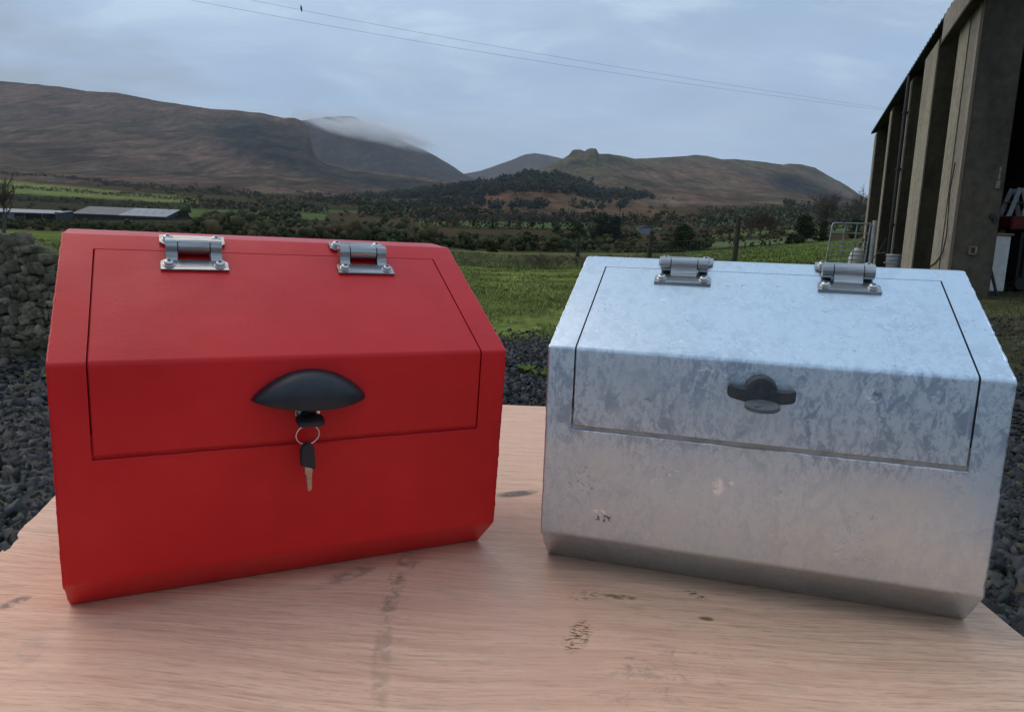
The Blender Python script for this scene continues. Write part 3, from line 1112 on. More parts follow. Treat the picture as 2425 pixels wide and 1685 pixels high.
# conifers on the knoll: one far-off wood
KX, KD, KZ, kxs = kn['X'], kn['D'], kn['Z'], kn['xs']
Pk, Sk = [], []
rows = int((kn['s'] <= 1).sum())
cnt = 0
while cnt < 900:
    i, j = int(rng.integers(2, rows)), int(rng.integers(0, len(kxs)))
    s, xp = i / (rows - 1), kxs[j]
    top = .68 + .10 * np.clip((1180 - xp) / 350, 0, 1) + .22 * np.clip((xp - 1420) / 150, -.3, 1)
    nz = float(fbm(np.array([KX[i, j] / 38.]), np.array([KD[i, j] / 26.]), 71, 3)[0])
    dense = s > top + (nz - .5) * .5
    clump = s > .15 and nz > .69 and 900 < xp < 1500
    if not (dense or clump) or xp > 1600:
        continue
    h = rng.uniform(6.5, 10.5) * (.75 if clump and not dense else 1)
    c = np.array([KX[i, j] + rng.normal(0, 3), KD[i, j] + rng.normal(0, 5), KZ[i, j] - .5])
    n = 16
    d = rng.normal(size=(n, 3))
    d /= np.linalg.norm(d, axis=1, keepdims=True)
    q = d * rng.uniform(.85, 1.2, (n, 1)) * np.array([h * .40, h * .40, h * .38])
    q[:, 2] += h * .58
    tr = np.stack([rng.normal(0, .25, 5), rng.normal(0, .25, 5), rng.uniform(0, .4, 5) * h], 1)
    q = np.concatenate([q, tr]) + c
    Pk.append(q)
    Sk.append(np.concatenate([c + np.array([0, 0, h * .56]), np.array([.40, .40, .38]) * h]))
    cnt += 1
Sk = np.array(Sk)
Vv, Qq = tri_join(leaf_quads(np.concatenate(Pk), .95), lumps(Sk[:, :3], Sk[:, 3:] * 1.05, 9))
o = mesh_np('conifer_wood', Vv, Qq, M_wood_far)
tag(o, 'dark conifer wood spread over the bracken knoll below the rocky summit', 'wood', kind='stuff')
o = None


# ------------------------------------------------------------------ concrete shed on the right
SO = Vector((7.3474, 12.9948, 0))
SD = Vector((.354903, .934903, 0))
SN = Vector((-.934903, .354903, 0))
EAVE = CH + 4.5


def S(t, o, z):
    return SO + SD * t + SN * o + Vector((0, 0, z))


MS = Matrix((SD, SN, Vector((0, 0, 1)))).transposed()


def sbox(mb, t0, t1, o0, o1, z0, z1, mi=0):
    return mb.box(S((t0 + t1) / 2, (o0 + o1) / 2, (z0 + z1) / 2), (t1 - t0, o1 - o0, z1 - z0), mi, MS)


def stained(name, c1, c2, sc_, rough=.9):
    m, t, b = mat(name, c1, rough, 0, .2)
    pos = node(t, 'ShaderNodeNewGeometry').outputs['Position']
    n1_ = noise(t, mapping(t, pos, (1, 1, .22)), sc_, 7, .65)
    n2_ = noise(t, pos, sc_ * 6, 5, .7)
    c = mixc(t, mrange(t, n1_, .34, .66), c1, c2)
    f = mrange(t, n2_, .3, .7, .7, 1.3, False)
    cc = node(t, 'ShaderNodeCombineColor')
    for i in range(3):
        link(t, f, cc.inputs[i])
    link(t, mixc(t, 1.0, c, cc.outputs[0], 'MULTIPLY'), b.inputs['Base Color'])
    bump(t, b, n2_, .5, .01)
    return m


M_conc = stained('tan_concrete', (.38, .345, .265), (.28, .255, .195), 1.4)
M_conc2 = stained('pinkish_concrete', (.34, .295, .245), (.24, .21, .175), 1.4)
M_dwood = stained('weathered_and_shaded_boards', (.080, .066, .042), (.036, .031, .022), 1.2)
M_dconc = stained('dark_grey_pillar', (.095, .080, .058), (.052, .046, .036), 1.1)
M_tin = stained('corrugated_roof', (.07, .07, .068), (.05, .048, .045), .8)
M_pipe, t, b = mat('black_pipe', (.012, .012, .012), .5)
GB0 = -.6
shed = empty('shed', S(5, -4, 0))
tag(shed, 'tall dark farm shed with pale concrete piers and an open dark doorway', 'shed')
UN = Matrix.Translation(-shed.location)


def part(mb, name, mats, bevel=0.0, angle=35, par=None):
    o = mb.build(name, mats, shed if par is None else par, angle, bevel)
    o.data.transform(UN)
    return o


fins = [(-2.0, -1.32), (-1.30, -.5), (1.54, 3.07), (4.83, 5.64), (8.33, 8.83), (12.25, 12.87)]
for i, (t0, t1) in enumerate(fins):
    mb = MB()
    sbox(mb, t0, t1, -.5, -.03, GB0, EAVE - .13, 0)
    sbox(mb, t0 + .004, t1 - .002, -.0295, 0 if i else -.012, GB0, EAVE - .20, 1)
    part(mb, 'pier', [M_dwood, M_conc2 if i == 0 else M_conc], .008)  # pale outer face, dark sides: lit and shaded faces put into the colours
mb = MB()
sbox(mb, -1.95, 13.3, -.60, -.502, GB0, EAVE + .1)
part(mb, 'side_wall', M_dwood)
# end pillar: width solved where the doorway edge is seen
q = ray(2384, 400)
E0 = S(-2.27, 0, 0)
den = q.x * SN.y - q.y * SN.x
k = ((E0.x) * q.y - (E0.y) * q.x) / den      # E0 + SN*k on the ray
wp = abs(k)
mb = MB()
sbox(mb, -2.27, -2.004, -wp, 0, GB0, EAVE + .25)
part(mb, 'end_pillar', M_dconc, .015)
mb = MB()
sbox(mb, -2.25, -2.06, -9.0, -wp - 3.9, GB0, EAVE + .3)
sbox(mb, -2.24, -2.08, -wp - 3.9, -wp - .002, EAVE - .1, EAVE + .6)
part(mb, 'front_wall', M_dwood)
mb = MB()
sbox(mb, 13.302, 13.5, -9.0, -.5, GB0, EAVE + 1.2)
part(mb, 'rear_wall', M_dwood)
mb = MB()
sbox(mb, -2.0, 13.3, -9.2, -9.0, GB0, EAVE)
part(mb, 'far_wall', M_dwood)
# roof: two corrugated slopes
mb = MB()
for (o0, z0, o1, z1) in ((.08, EAVE - .02, -4.5, EAVE + 1.35), (-9.4, EAVE - .05, -4.5, EAVE + 1.35)):
    n = 220
    vs = []
    for i in range(n + 1):
        tt = -2.9 + 16.30 * i / n
        cz_ = .025 * sin(i * pi / 2)
        for (oo, zz) in ((o0, z0), (o1, z1)):
            vs.append(S(tt, oo, zz + cz_))
        for (oo, zz) in ((o0, z0), (o1, z1)):
            vs.append(S(tt, oo, zz + cz_ - .035))
    fs = []
    for i in range(n):
        a_, b_ = i * 4, i * 4 + 4
        fs += [(a_, b_, b_ + 1, a_ + 1), (a_ + 2, a_ + 3, b_ + 3, b_ + 2), (a_, a_ + 2, b_ + 2, b_)]
    fs += [(0, 1, 3, 2), (n * 4, n * 4 + 2, n * 4 + 3, n * 4 + 1)]
    mb.add(vs, fs)
part(mb, 'roof', M_tin)
mb = MB()
for i in range(1, 4):
    oo = -.25 - 4.2 * (i - 1) / 3
sbox(mb, -2.85, 13.3, -.45, -.30, EAVE - .12, EAVE + .02)
sbox(mb, -2.85, 13.3, -2.5, -2.35, EAVE + .45, EAVE + .6)
part(mb, 'purlin', M_dwood)
# board along the head of the first pier, underside shade put in as a dark strip
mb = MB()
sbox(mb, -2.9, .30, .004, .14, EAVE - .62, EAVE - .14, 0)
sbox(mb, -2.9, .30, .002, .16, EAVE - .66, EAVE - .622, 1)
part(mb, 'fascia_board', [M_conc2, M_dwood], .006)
mb = MB()
_q = ray(2136, 319)
_t = (SO + SN * .07 - CAM).dot(SN) / _q.dot(SN)
tp = (CAM + _q * _t - SO).dot(SD)
mb.tube([S(tp, .06, GB0), S(tp, .06, EAVE - .30), S(tp + .03, .05, EAVE - .1)], .042, 10)
for zz in (1.3, 2.6, 3.9):
    mb.tube([S(tp, .06, zz - .03), S(tp, .06, zz + .03)], .062, 10)
part(mb, 'drainpipe', M_pipe)
# cable clipped to the first pier
mb = MB()
cpts = [at(px, py, 11.6) for px, py in ((2262, 385), (2250, 450), (2246, 500), (2241, 560), (2232, 600), (2215, 622), (2200, 632))]
pts = []
for i, (px, py) in enumerate(((2262, 385), (2250, 450), (2246, 500), (2241, 560), (2232, 600), (2215, 622), (2200, 632))):
    rr1 = ray(px, py)
    # meet the plane o = +.012 of the pier faces
    nn = SN
    tt = (SO + SN * .012 - CAM).dot(nn) / rr1.dot(nn)
    pts.append(CAM + rr1 * tt)
mb.tube(pts, .009, 6)
part(mb, 'cable', M_pipe)


def on_pillar(px, py, t_=-2.285):
    rr1 = ray(px, py)
    k_ = (S(t_, 0, 0) - CAM).dot(SD) / rr1.dot(SD)
    return CAM + rr1 * k_


M_rust = noisy('pale_rust', (.24, .22, .17), (.15, .11, .075), 30, .8, world=True)
mb = MB()
for (px, py, a_, b_) in ((2304, 593, .095, .125),):
    c_ = on_pillar(px, py)
    for (u, v, su, sv) in ((-.04, 0, .028, .125), (.04, 0, .028, .125), (0, .052, .055, .024), (0, -.052, .055, .024)):
        mb.box(c_ + SN * (-u) + Vector((0, 0, v)), (.02, su, sv), 0, MS)
part(mb, 'plate', M_rust, .004)
mb = MB()
mb.tube([on_pillar(2370, 396), on_pillar(2366, 425)], .012, 6)
mb.box(on_pillar(2363, 437), (.03, .05, .11), 0, MS)
part(mb, 'door_bolt', M_rust)
mb = MB()
mb.box(on_pillar(2351, 511), (.08, .07, .07), 0, MS)
mb.box(on_pillar(2356, 520), (.05, .05, .09), 0, MS)
part(mb, 'hinge_bracket', M_pipe, .01)
mb = MB()
sbox(mb, -2.22, -1.95, -wp - 3.9, -wp, -.25, gz(*on_pillar(2350, 690).xy) + .03)
part(mb, 'threshold', M_dconc, .02)

# things standing inside the doorway
M_white = noisy('white_enamel', (.72, .71, .68), (.60, .58, .54), 6, .5, world=True)
M_redm = noisy('dull_red_paint', (.20, .018, .015), (.12, .012, .012), 8, .5, world=True)
M_alu = noisy('aluminium', (.62, .64, .66), (.48, .50, .52), 12, .4, metal=.5, world=True)
M_tan = noisy('tan_wood', (.30, .19, .11), (.22, .14, .08), 6, .8, world=True)


def stand(name, label, cat, px, D):
    p = at(px, 690, D)
    o = empty(name, (p.x, p.y, gz(p.x, p.y)))
    tag(o, label, cat)
    return o


c = stand('cabinet', 'white cabinet standing just inside the dark shed doorway', 'cabinet', 2328, 12.0)
hgt = at(2366, 559, 12.0).z - c.location.z
MB().box((0, 0, hgt / 2 + .02), (.38, .45, hgt - .04)).build('body', M_white, c, 35, .012)
MB().box((0, -.01, hgt + .02), (.42, .5, .035)).build('worktop', M_tan, c, 35, .006)
MB().box((0, 0, .02), (.34, .40, .04)).build('plinth', M_pipe, c)
c = stand('pole', 'short black pole leaning by the white cabinet in the doorway', 'pole', 2362, 11.3)
c.location.z = gz(c.location.x, c.location.y)
top = at(2345, 632, 11.5) - c.location
MB().tube([(0, 0, 0), top * .5, top], .022, 8).tube([(-.03, 0, .012), (.03, 0, .012)], .024, 8).build('shaft', M_pipe, c)
c = stand('stepladder', 'grey aluminium stepladder above the red trolley inside the shed', 'ladder', 2402, 13.6)
tp = at(2410, 446, 13.6) - c.location
for sx in (-.16, .16):
    for sg in (-1, 1):
        a_ = Vector((tp.x + sg * .55, sx, 0))
        b_ = Vector((tp.x + sg * .03, sx * .7, tp.z))
        mid = (a_ + b_) / 2
        d = b_ - a_
        Mr = Vector((0, 0, 1)).rotation_difference(d.normalized()).to_matrix()
        MB().box(mid, (.085, .03, d.length), 0, Mr).build('rail', M_alu, c, 35, .006)
for k_ in range(1, 7):
    u = k_ / 7
    for sg in (-1, 1):
        MB().box((tp.x + sg * (.55 - .52 * u), 0, tp.z * u), (.08, .30 - .09 * u, .022)).build('step', M_alu, c)
c = stand('trolley', 'dull red tool trolley in the shed behind the white cabinet', 'trolley', 2402, 13.0)
h1 = at(2400, 512, 13.0).z - c.location.z
MB().box((0, 0, h1 - .12), (.75, .45, .22)).build('tray', M_redm, c, 35, .02)
MB().box((0, 0, h1 - .50), (.70, .42, .30)).build('drawer', M_redm, c, 35, .02)
for sx in (-.33, .33):
    for sy in (-.19, .19):
        MB().box((sx, sy, (h1 - .2) / 2), (.04, .04, h1 - .2)).build('leg', M_redm, c)
MB().lathe([(.03, 0), (.04, .02), (.04, .10), (.015, .14), (.015, .18)], 12).build('bottle', M_white, None).location = c.location + Vector((-.10, -.1, h1 - .008))
bt = bpy.data.objects['bottle']
tag(bt, 'small white bottle standing on the red trolley', 'bottle')
c = stand('machine', 'black machine with a pale hose loop beside the white cabinet', 'machine', 2420, 12.2)
h1 = at(2410, 535, 12.2).z - c.location.z
MB().box((0, 0, h1 * .55), (.55, .5, h1 * .8)).build('body', M_pipe, c, 35, .06)
MB().tube([(.0 + .20 * cos(i * pi / 16), -.27, h1 * .80 + .17 * sin(i * pi / 16)) for i in range(32)], .014, 6, closed=True).build('hose', M_alu, c)
for sx in (-.2, .2):
    MB().lathe([(.02, -.04), (.1, -.04), (.12, 0), (.1, .04), (.02, .04)], 16, 0, Matrix.Translation((sx, -.2, .12)) @ Matrix.Rotation(pi / 2, 4, 'X')).build('wheel', M_pipe, c)

# galvanised bin by the shed wall
M_bin = noisy('dull_galvanised', (.36, .39, .40), (.26, .28, .29), 9, .5, metal=.5, world=True)
p = at(2121, 629, 16.3)
g0 = gz(p.x, p.y)
bn = empty('dustbin', (p.x, p.y, g0))
tag(bn, 'galvanised metal dustbin standing against the shed wall', 'dustbin')
h1 = at(2121, 602, 16.3).z - g0
prof = [(.17, 0), (.175, .02)]
for i in range(6):
    z_ = .05 + (h1 - .12) * i / 6
    prof += [(.178 + .035 * i / 6, z_), (.186 + .035 * i / 6, z_ + .02), (.180 + .035 * i / 6, z_ + .04)]
prof += [(.212, h1 - .05), (.222, h1 - .04), (.222, h1 - .02), (.214, h1), (.205, h1), (.195, h1 - .1), (.001, h1 - .1)]
MB().lathe(prof, 32).build('body', M_bin, bn, 40)
for sg in (-1, 1):
    MB().tube([(sg * .205, -.06, h1 - .16), (sg * .25, -.05, h1 - .2), (sg * .25, .05, h1 - .2), (sg * .205, .06, h1 - .16)], .008, 6).build('handle', M_bin, bn)

# tube gate with its post, and what lies behind it
M_gate = noisy('galvanised_tube', (.42, .45, .46), (.30, .33, .33), 6, .5, metal=.3, world=True)
GD = 18.6
p = at(2010, 620, GD)
gt = empty('field_gate', (p.x, p.y, gz(p.x, p.y)))
tag(gt, 'galvanised tube field gate with three uprights beside the shed', 'gate')
o3 = gt.location
gp = lambda px, py: at(px, py, GD) - o3
zb_ = -.0
lx0, lx1 = gp(1972, 528), gp(1955.5, 622)
dn = lambda a_, b_: b_ + (b_ - a_) * ((b_.z - .05) / (a_.z - b_.z)) if True else b_
lb_ = dn(lx0, lx1)
r0, r1 = gp(2062, 531), gp(2047.6, 621)
rb_ = dn(r0, r1)
mb = MB()
mb.tube([lb_, lx0 - Vector((0, 0, .05)), lx0 + Vector((.015, 0, -.012)), lx0 + Vector((.06, 0, 0)), r0 + Vector((-.03, 0, .01))], .022, 8)
mb.tube([rb_, r0 + Vector((0, 0, .05))], .022, 8)
mb.tube([lb_ + Vector((0, 0, .02)), rb_ + Vector((0, 0, .02))], .02, 8)
mb.build('frame', M_gate, gt, 60)
for u in (.345, .655):
    a_ = lx0.lerp(r0, u)
    b_ = lb_.lerp(rb_, u)
    MB().tube([a_, b_], .017, 8).build('upright', M_gate, gt, 60)
for y_ in (551, 573, 584, 595, 605, 616, 627):
    u = (y_ - 528) / (622 - 528)
    a_ = lx0.lerp(lx1, u)
    b_ = r0.lerp(r1, u)
    MB().tube([a_, b_], .013, 6).build('rail', M_gate, gt, 60)
p = at(2064, 600, 18.45)
gpst = empty('gate_post', (p.x, p.y, gz(p.x, p.y)))
tag(gpst, 'grey round steel gate post between the gate and the shed', 'gate post')
hh = at(2073, 522, 18.45).z - gpst.location.z
MB().tube([(0, 0, -.2), (0, 0, hh)], .058, 14).build('shaft', M_gate, gpst, 60)
MB().tube([(-.09, 0, hh - .12), (0, 0, hh - .12)], .018, 8).build('hinge', M_gate, gpst, 60)
p = at(2028, 620, 20.6)
jug = empty('water_container', (p.x, p.y, gz(p.x, p.y)))
tag(jug, 'white plastic container on the grass behind the tube gate', 'container')
hj = at(2028, 587, 20.6).z - jug.location.z
MB().lathe([(.20, 0), (.225, .03), (.22, hj * .5), (.19, hj * .75), (.12, hj * .95), (.06, hj)], 24, 0, Matrix.Diagonal((1.05, .7, 1, 1))).build('body', M_white, jug, 60)
MB().lathe([(.05, hj), (.05, hj + .03), (.02, hj + .035)], 14).build('cap', M_alu, jug, 60)
pA_, pB_ = at(2046, 566, 21.2), at(2014, 604, 21.2)
pl = empty('plank', (pB_.x - .12, pB_.y, gz(pB_.x, pB_.y)))
tag(pl, 'dark plank leaning on the shed behind the gate', 'plank')
d0, d1 = Vector((0, 0, 0)), pA_ - pl.location
MB().tube([d0, d1], .028, 4).build('board', M_dwood, pl, None)
M_twine, t, b = mat('green_twine', (.09, .16, .13), .8)
mb = MB()
w0 = at(2062, 621, 18.2)
for q1, q2 in (((2080, 598), (2099, 564)), ((2076, 602), (2097, 598))):
    mb.tube([w0, at(*q1, 18.0) + Vector((0, 0, .02)), at(*q2, 17.7)], .008, 5)
tw = mb.build('twine', M_twine, None, 60)
tag(tw, 'loose green baler twine hanging from the gate post to the shed', 'twine')

# ------------------------------------------------------------------ stock fence
M_fpost = noisy('mossy_fence_post', (.060, .052, .034), (.036, .034, .024), 7, .9, world=True, bmp=.4, bdist=.01)
M_wire, t, b = mat('fence_wire', (.16, .16, .155), .5, .6)
fence = empty('stock_fence', (4.3, 22, gz(4.3, 22)))
tag(fence, 'weathered timber posts with wire netting crossing behind the boxes', 'fence')
FP = [(1208, 604, 41, .10), (1371, 566, 30, .085), (1544, 547.5, 22, .075), (1751, 513, 14.2, .05)]
tops, basev = [], []
for px, py, D, r in FP:
    tpv = at(px, py, D)
    gzv = gz(tpv.x, tpv.y)
    lean = random.uniform(-.02, .03)
    pts = [Vector((tpv.x - .05, tpv.y, gzv - .25)), Vector((tpv.x - .02, tpv.y, (gzv + tpv.z) / 2)), tpv]
    po = MB().tube(pts, [r * 1.05, r, r * .95], 9).build('post', M_fpost, fence, 50)
    po.data.transform(Matrix.Translation(-fence.location))
    tops.append(tpv)
    basev.append(Vector((tpv.x - .05, tpv.y, gzv)))
mb = MB()
for i in range(3):
    for u in (.06, .25, .42, .58, .75, .92):
        a_, b_ = basev[i].lerp(tops[i], u), basev[i + 1].lerp(tops[i + 1], u)
        n = 6
        pts = [a_.lerp(b_, j / n) - Vector((0, 0, .05 * sin(pi * j / n))) for j in range(n + 1)]
        mb.tube(pts, .0026, 4, 0, False)
    L = (basev[i + 1] - basev[i]).length
    for j in range(1, int(L / .3)):
        u = j / int(L / .3)
        b_ = basev[i].lerp(basev[i + 1], u)
        t_ = tops[i].lerp(tops[i + 1], u)
        mb.tube([b_.lerp(t_, .03), b_.lerp(t_, .72)], .0016, 3, 0, False)
o = mb.build('netting', M_wire, fence, None, recalc=False)
o.data.transform(Matrix.Translation(-fence.location))
# short stakes in the field on the right
for px, py, D, lb in ((1764, 580, 52, 'left of two short stakes in the field behind the fence'), (1822, 577, 54, 'right of two short stakes in the field behind the fence')):
    tpv = at(px, py, D)
    g_ = gz(tpv.x, tpv.y)
    hs = max(.5, tpv.z - g_)
    o = MB().tube([(0, 0, -.1), (.01, 0, hs * .5), (.03, 0, hs)], [.06, .055, .05], 7).build('stake', M_fpost, None)
    o.location = (tpv.x, tpv.y, g_)
    tag(o, lb, 'stake', 'short field stakes')

# ------------------------------------------------------------------ far barns
M_roofg = noisy('grey_roof_sheets', (.085, .095, .105), (.07, .078, .088), .6, .6, world=True)
M_roofl = noisy('pale_roof_sheets', (.20, .22, .25), (.16, .18, .21), .8, .5, world=True)
M_bdark = noisy('dark_barn_wall', (.030, .040, .036), (.022, .028, .026), .6, .8, world=True)
M_roofd, t, b = mat('rooflight', (.12, .13, .15), .5)


def barn_box(px0, px1, D):
    p0, p1 = at(px0, 520, D), at(px1, 520, D)
    return p0, p1


BD = 222
p0, p1 = at(176, 520, BD), at(392, 520, BD)
zg = min(gz(p0.x, BD), gz(p1.x, BD)) - .4
bar = empty('barn', ((p0.x + p1.x) / 2, BD, zg))
tag(bar, 'long far barn with half grey and half pale sheet roof', 'barn')
zr = at(270, 490.5, BD + 9).z - zg
ze = at(300, 509, BD).z - zg
hw_ = (p1.x - p0.x) / 2
MB().box((0, 9, ze / 2), (2 * hw_, 17.6, ze)).build('wall', M_bdark, bar)
mb = MB()
xm = 0.0


def roofq(mb, x0, x1, mi):
    mb.add([(x0, -.6, ze - .1), (x1, -.6, ze - .1), (x1, 9, zr), (x0, 9, zr), (x0, -.6, ze - .35), (x1, -.6, ze - .35), (x1, 9, zr - .25), (x0, 9, zr - .25)],
           [(0, 1, 2, 3), (4, 7, 6, 5), (0, 4, 5, 1), (0, 3, 7, 4), (1, 5, 6, 2)], mi)
    mb.add([(x0, 18.6, ze - .1), (x1, 18.6, ze - .1), (x1, 9, zr), (x0, 9, zr)], [(0, 3, 2, 1)], mi)


roofq(mb, -hw_ - .5, xm, 0)
rf = mb.build('roof', M_roofg, bar)
mb = MB()
roofq(mb, xm + .01, hw_ + .5, 0)
rf2 = mb.build('roof', M_roofl, bar)
rf2['label'] = 'pale right half of the barn roof'
for i in range(5):
    x_ = xm + 1.4 + i * (hw_ - 1.5) / 5
    y0_, y1_ = 2.2, 6.2
    zz = lambda y_: ze - .1 + (y_ + .6) / 9.6 * (zr - ze + .1) + .05
    MB().add([(x_, y0_, zz(y0_)), (x_ + .5, y0_, zz(y0_)), (x_ - .6, y1_, zz(y1_)), (x_ - 1.1, y1_, zz(y1_))], [(0, 1, 2, 3)]).build('rooflight', M_roofd, rf2)
for sx in (-1, 1):
    MB().add([(sx * hw_ * .995, .2, ze), (sx * hw_ * .995, 17.8, ze), (sx * hw_ * .995, 9, zr - .3)], [(0, 1, 2)]).build('gable', M_bdark, bar)

BD = 205
p0, p1 = at(-60, 520, BD), at(133, 520, BD)
zg = min(gz(p0.x, BD), gz(p1.x, BD)) - .3
bar = empty('barn', ((p0.x + p1.x) / 2, BD, zg))
tag(bar, 'open fronted far barn with a thin pale roof at the left edge', 'barn')
hw_ = (p1.x - p0.x) / 2
ze = at(40, 501, BD).z - zg
zr = at(40, 494.5, BD + 8).z - zg
mb = MB()
mb.add([(-hw_, -.5, ze - .25), (hw_, -.5, ze - .1), (hw_, 8, zr + .0), (-hw_, 8, zr), (-hw_, -.5, ze - .5), (hw_, -.5, ze - .3), (hw_, 8, zr - .25), (-hw_, 8, zr - .25)],
       [(0, 1, 2, 3), (4, 7, 6, 5), (0, 4, 5, 1), (0, 3, 7, 4), (1, 5, 6, 2), (2, 6, 7, 3)])
mb.build('roof', M_roofl, bar)
MB().box((0, 8, zr / 2 - .2), (2 * hw_, .3, zr - .3)).box((-hw_ + .2, 4, zr / 2 - .3), (.3, 8, zr - .9)).box((hw_ - .2, 4, zr / 2 - .3), (.3, 8, zr - .9)).build('wall', M_bdark, bar)
for px in (58, 100):
    x_ = at(px, 510, BD).x - bar.location.x
    MB().box((x_, 0, ze / 2 - .25), (.3, .3, ze - .3)).build('post', M_roofg, bar)
x0_, x1_ = at(4, 510, BD).x - bar.location.x, at(32, 510, BD).x - bar.location.x
z0_, z1_ = at(18, 521, BD).z - zg, at(18, 504, BD).z - zg
MB().box(((x0_ + x1_) / 2, .4, z1_ / 2), (x1_ - x0_, .15, z1_)).build('door', M_roofl, bar)

p = at(1526, 540, 205)
ct = empty('cottage', (p.x, p.y, gz(p.x, p.y)))
tag(ct, 'tiny pale outbuilding among the trees right of the dark conifers', 'cottage')
hc_ = at(1526, 533, 205).z - ct.location.z
MB().box((0, 0, hc_ * .35), (3.4, 3, hc_ * .7)).build('wall', M_roofl, ct)
MB().prism([(-1.9, hc_ * .68), (1.9, hc_ * .68), (0, hc_)], -1.7, 1.7, lambda x, y, h: (x, h, y)).build('roof', M_roofg, ct)

# ------------------------------------------------------------------ power lines and bird
M_cable, t, b = mat('cable', (.34, .37, .40), .6)


def line_D(px):
    u = (px - 300) / (2130 - 300)
    return 1 / ((1 - u) / 26 + u / 80)


CAB = [[(200, -86), (427, -36.5), (585, 0), (713, 25.6), (900, 60), (1121, 100), (1250, 121), (1600, 181), (1925, 233), (2095, 258), (2300, 286)],
       [(150, -62), (427, 0), (700, 46), (1005, 100), (1250, 140), (1600, 194), (1925, 242), (2090, 261.5), (2300, 285)]]
for cpts_, lb in zip(CAB, ('upper overhead power cable, with a bird on it', 'lower overhead power cable, below the bird')):
    xs_ = np.linspace(cpts_[0][0], cpts_[-1][0], 60)
    xa, ya = [c_[0] for c_ in cpts_], [c_[1] for c_ in cpts_]
    cf = np.polyfit(xa, ya, 3)
    pts = [at(x_, float(np.polyval(cf, x_)), line_D(x_)) for x_ in xs_]
    o = MB().tube(pts, [.0054 * (p_.y / 30) ** .5 for p_ in pts], 5).build('power_cable', M_cable, None, 60)
    tag(o, lb, 'cable', 'overhead power cables')
    if 'upper' in lb:
        BY = float(np.polyval(cf, 714))
M_bird, t, b = mat('dark_feathers', (.030, .034, .045), .8)
D_ = line_D(714)
bp = at(714, BY, D_)
bird = empty('bird', bp)
tag(bird, 'small dark bird perched upright on the upper cable', 'bird')
k_ = D_ / F
mb = MB()
mb.lathe([(.0004, -6.2 * k_ * .6), (1.0 * k_, -1.5 * k_), (1.9 * k_, 1.5 * k_), (2.15 * k_, 4.2 * k_), (1.8 * k_, 6.6 * k_), (1.1 * k_, 7.8 * k_), (1.25 * k_, 8.8 * k_), (1.0 * k_, 9.9 * k_), (.0004, 10.5 * k_)], 12, 0,
         Matrix.Rotation(radians(-7), 4, 'Y') @ Matrix.Diagonal((1, 1.25, 1, 1)))
mb.lathe([(.35 * k_, 0), (.0003, 1.3 * k_)], 6, 0, Matrix.Translation((-1.0 * k_, -1.2 * k_, 9.1 * k_)) @ Matrix.Rotation(radians(100), 4, 'X'))
mb.build('body', M_bird, bird, 60)
MB().prism([(-.9, 1), (.9, 1), (1.1, -4.2), (-.3, -4.4)], -.25 * k_, .25 * k_, lambda x, y, h: (x * k_ + .25 * k_, h + .6 * k_, y * k_)).build('tail', M_bird, bird)

# ------------------------------------------------------------------ dry stone wall at the left
M_stone, t, b = mat('mossy_wall_stone', (.1, .09, .07), .92, 0, .2)
pos = node(t, 'ShaderNodeNewGeometry').outputs['Position']
a = node(t, 'ShaderNodeVertexColor', layer_name='col')
c = mixc(t, mrange(t, noise(t, pos, 9, 6, .65), .42, .62, 0, .75), a.outputs[0], (.046, .050, .022))
f = mrange(t, noise(t, pos, 45, 6, .7), .3, .7, .6, 1.4, False)
cc = node(t, 'ShaderNodeCombineColor')
for i in range(3):
    link(t, f, cc.inputs[i])
link(t, mixc(t, 1.0, c, cc.outputs[0], 'MULTIPLY'), b.inputs['Base Color'])
bump(t, b, noise(t, pos, 30, 6, .7), .7, .02)

bm = bmesh.new()
bmesh.ops.create_icosphere(bm, subdivisions=2, radius=1)
ICO_V = np.array([v.co[:] for v in bm.verts])
ICO_F = np.array([[v.index for v in f_.verts] for f_ in bm.faces])
bm.free()


def stone(c, sx, sy, sz, rz, seed, ax=(0, 0)):
    v = np.sign(ICO_V) * np.abs(ICO_V) ** .34
    n = (vnoise(ICO_V[:, 0] * 1.6 + seed, ICO_V[:, 1] * 1.6 + ICO_V[:, 2] * 1.3 + seed * 2.3, 3) - .5) * .7
    v = v * (1 + n)[:, None] * np.array([sx, sy, sz])
    v[:, 1] = np.maximum(v[:, 1], -sy * .80)
    ca, sa = cos(rz), sin(rz)
    v = np.stack([v[:, 0] * ca - v[:, 2] * sa, v[:, 1], v[:, 0] * sa + v[:, 2] * ca], 1)
    return v + np.array(c)


def wall_top(x):
    # world x -> height of the wall head
    return np.interp(x, [-5.2, -3.6, -3.36, -3.2, -3.05, -2.9, -2.75, -2.5, -2.2], [.34, .345, .36, .30, .23, .17, .06, -.14, -.36])


WV, WFc, WC = [], [], []
base = 0
WY = 4.62
rw = np.random.default_rng(5)
for yy, jit in ((WY, 1.0), (WY + .42, .6)):
    z = -.55
    while z < .5:
        rh = rw.uniform(.018, .036)
        x = -5.2 + rw.uniform(0, .2)
        while x < -2.15:
            wdt = rw.uniform(.018, .046)
            if z + rh * 2.0 < wall_top((x + wdt) * WY / yy) - (.03 if yy > WY else 0):
                v = stone((x + wdt, yy + rw.uniform(-.02, .02) + (z + .5) * .07, z + rh + rw.uniform(-.012, .012)), wdt * 1.12, .12, rh * rw.uniform(1.0, 1.3), rw.normal(0, .3), rw.uniform(0, 90))
                WV.append(v)
                WFc.append(ICO_F + base)
                base += len(v)
                k_ = rw.uniform(.5, 1.4)
                WC.append(np.tile(np.array([.235, .20, .145]) * k_ * np.array([1, rw.uniform(.95, 1.04), rw.uniform(.88, 1.05)]), (len(v), 1)))
            x += wdt * 2
        z += rh * 1.95
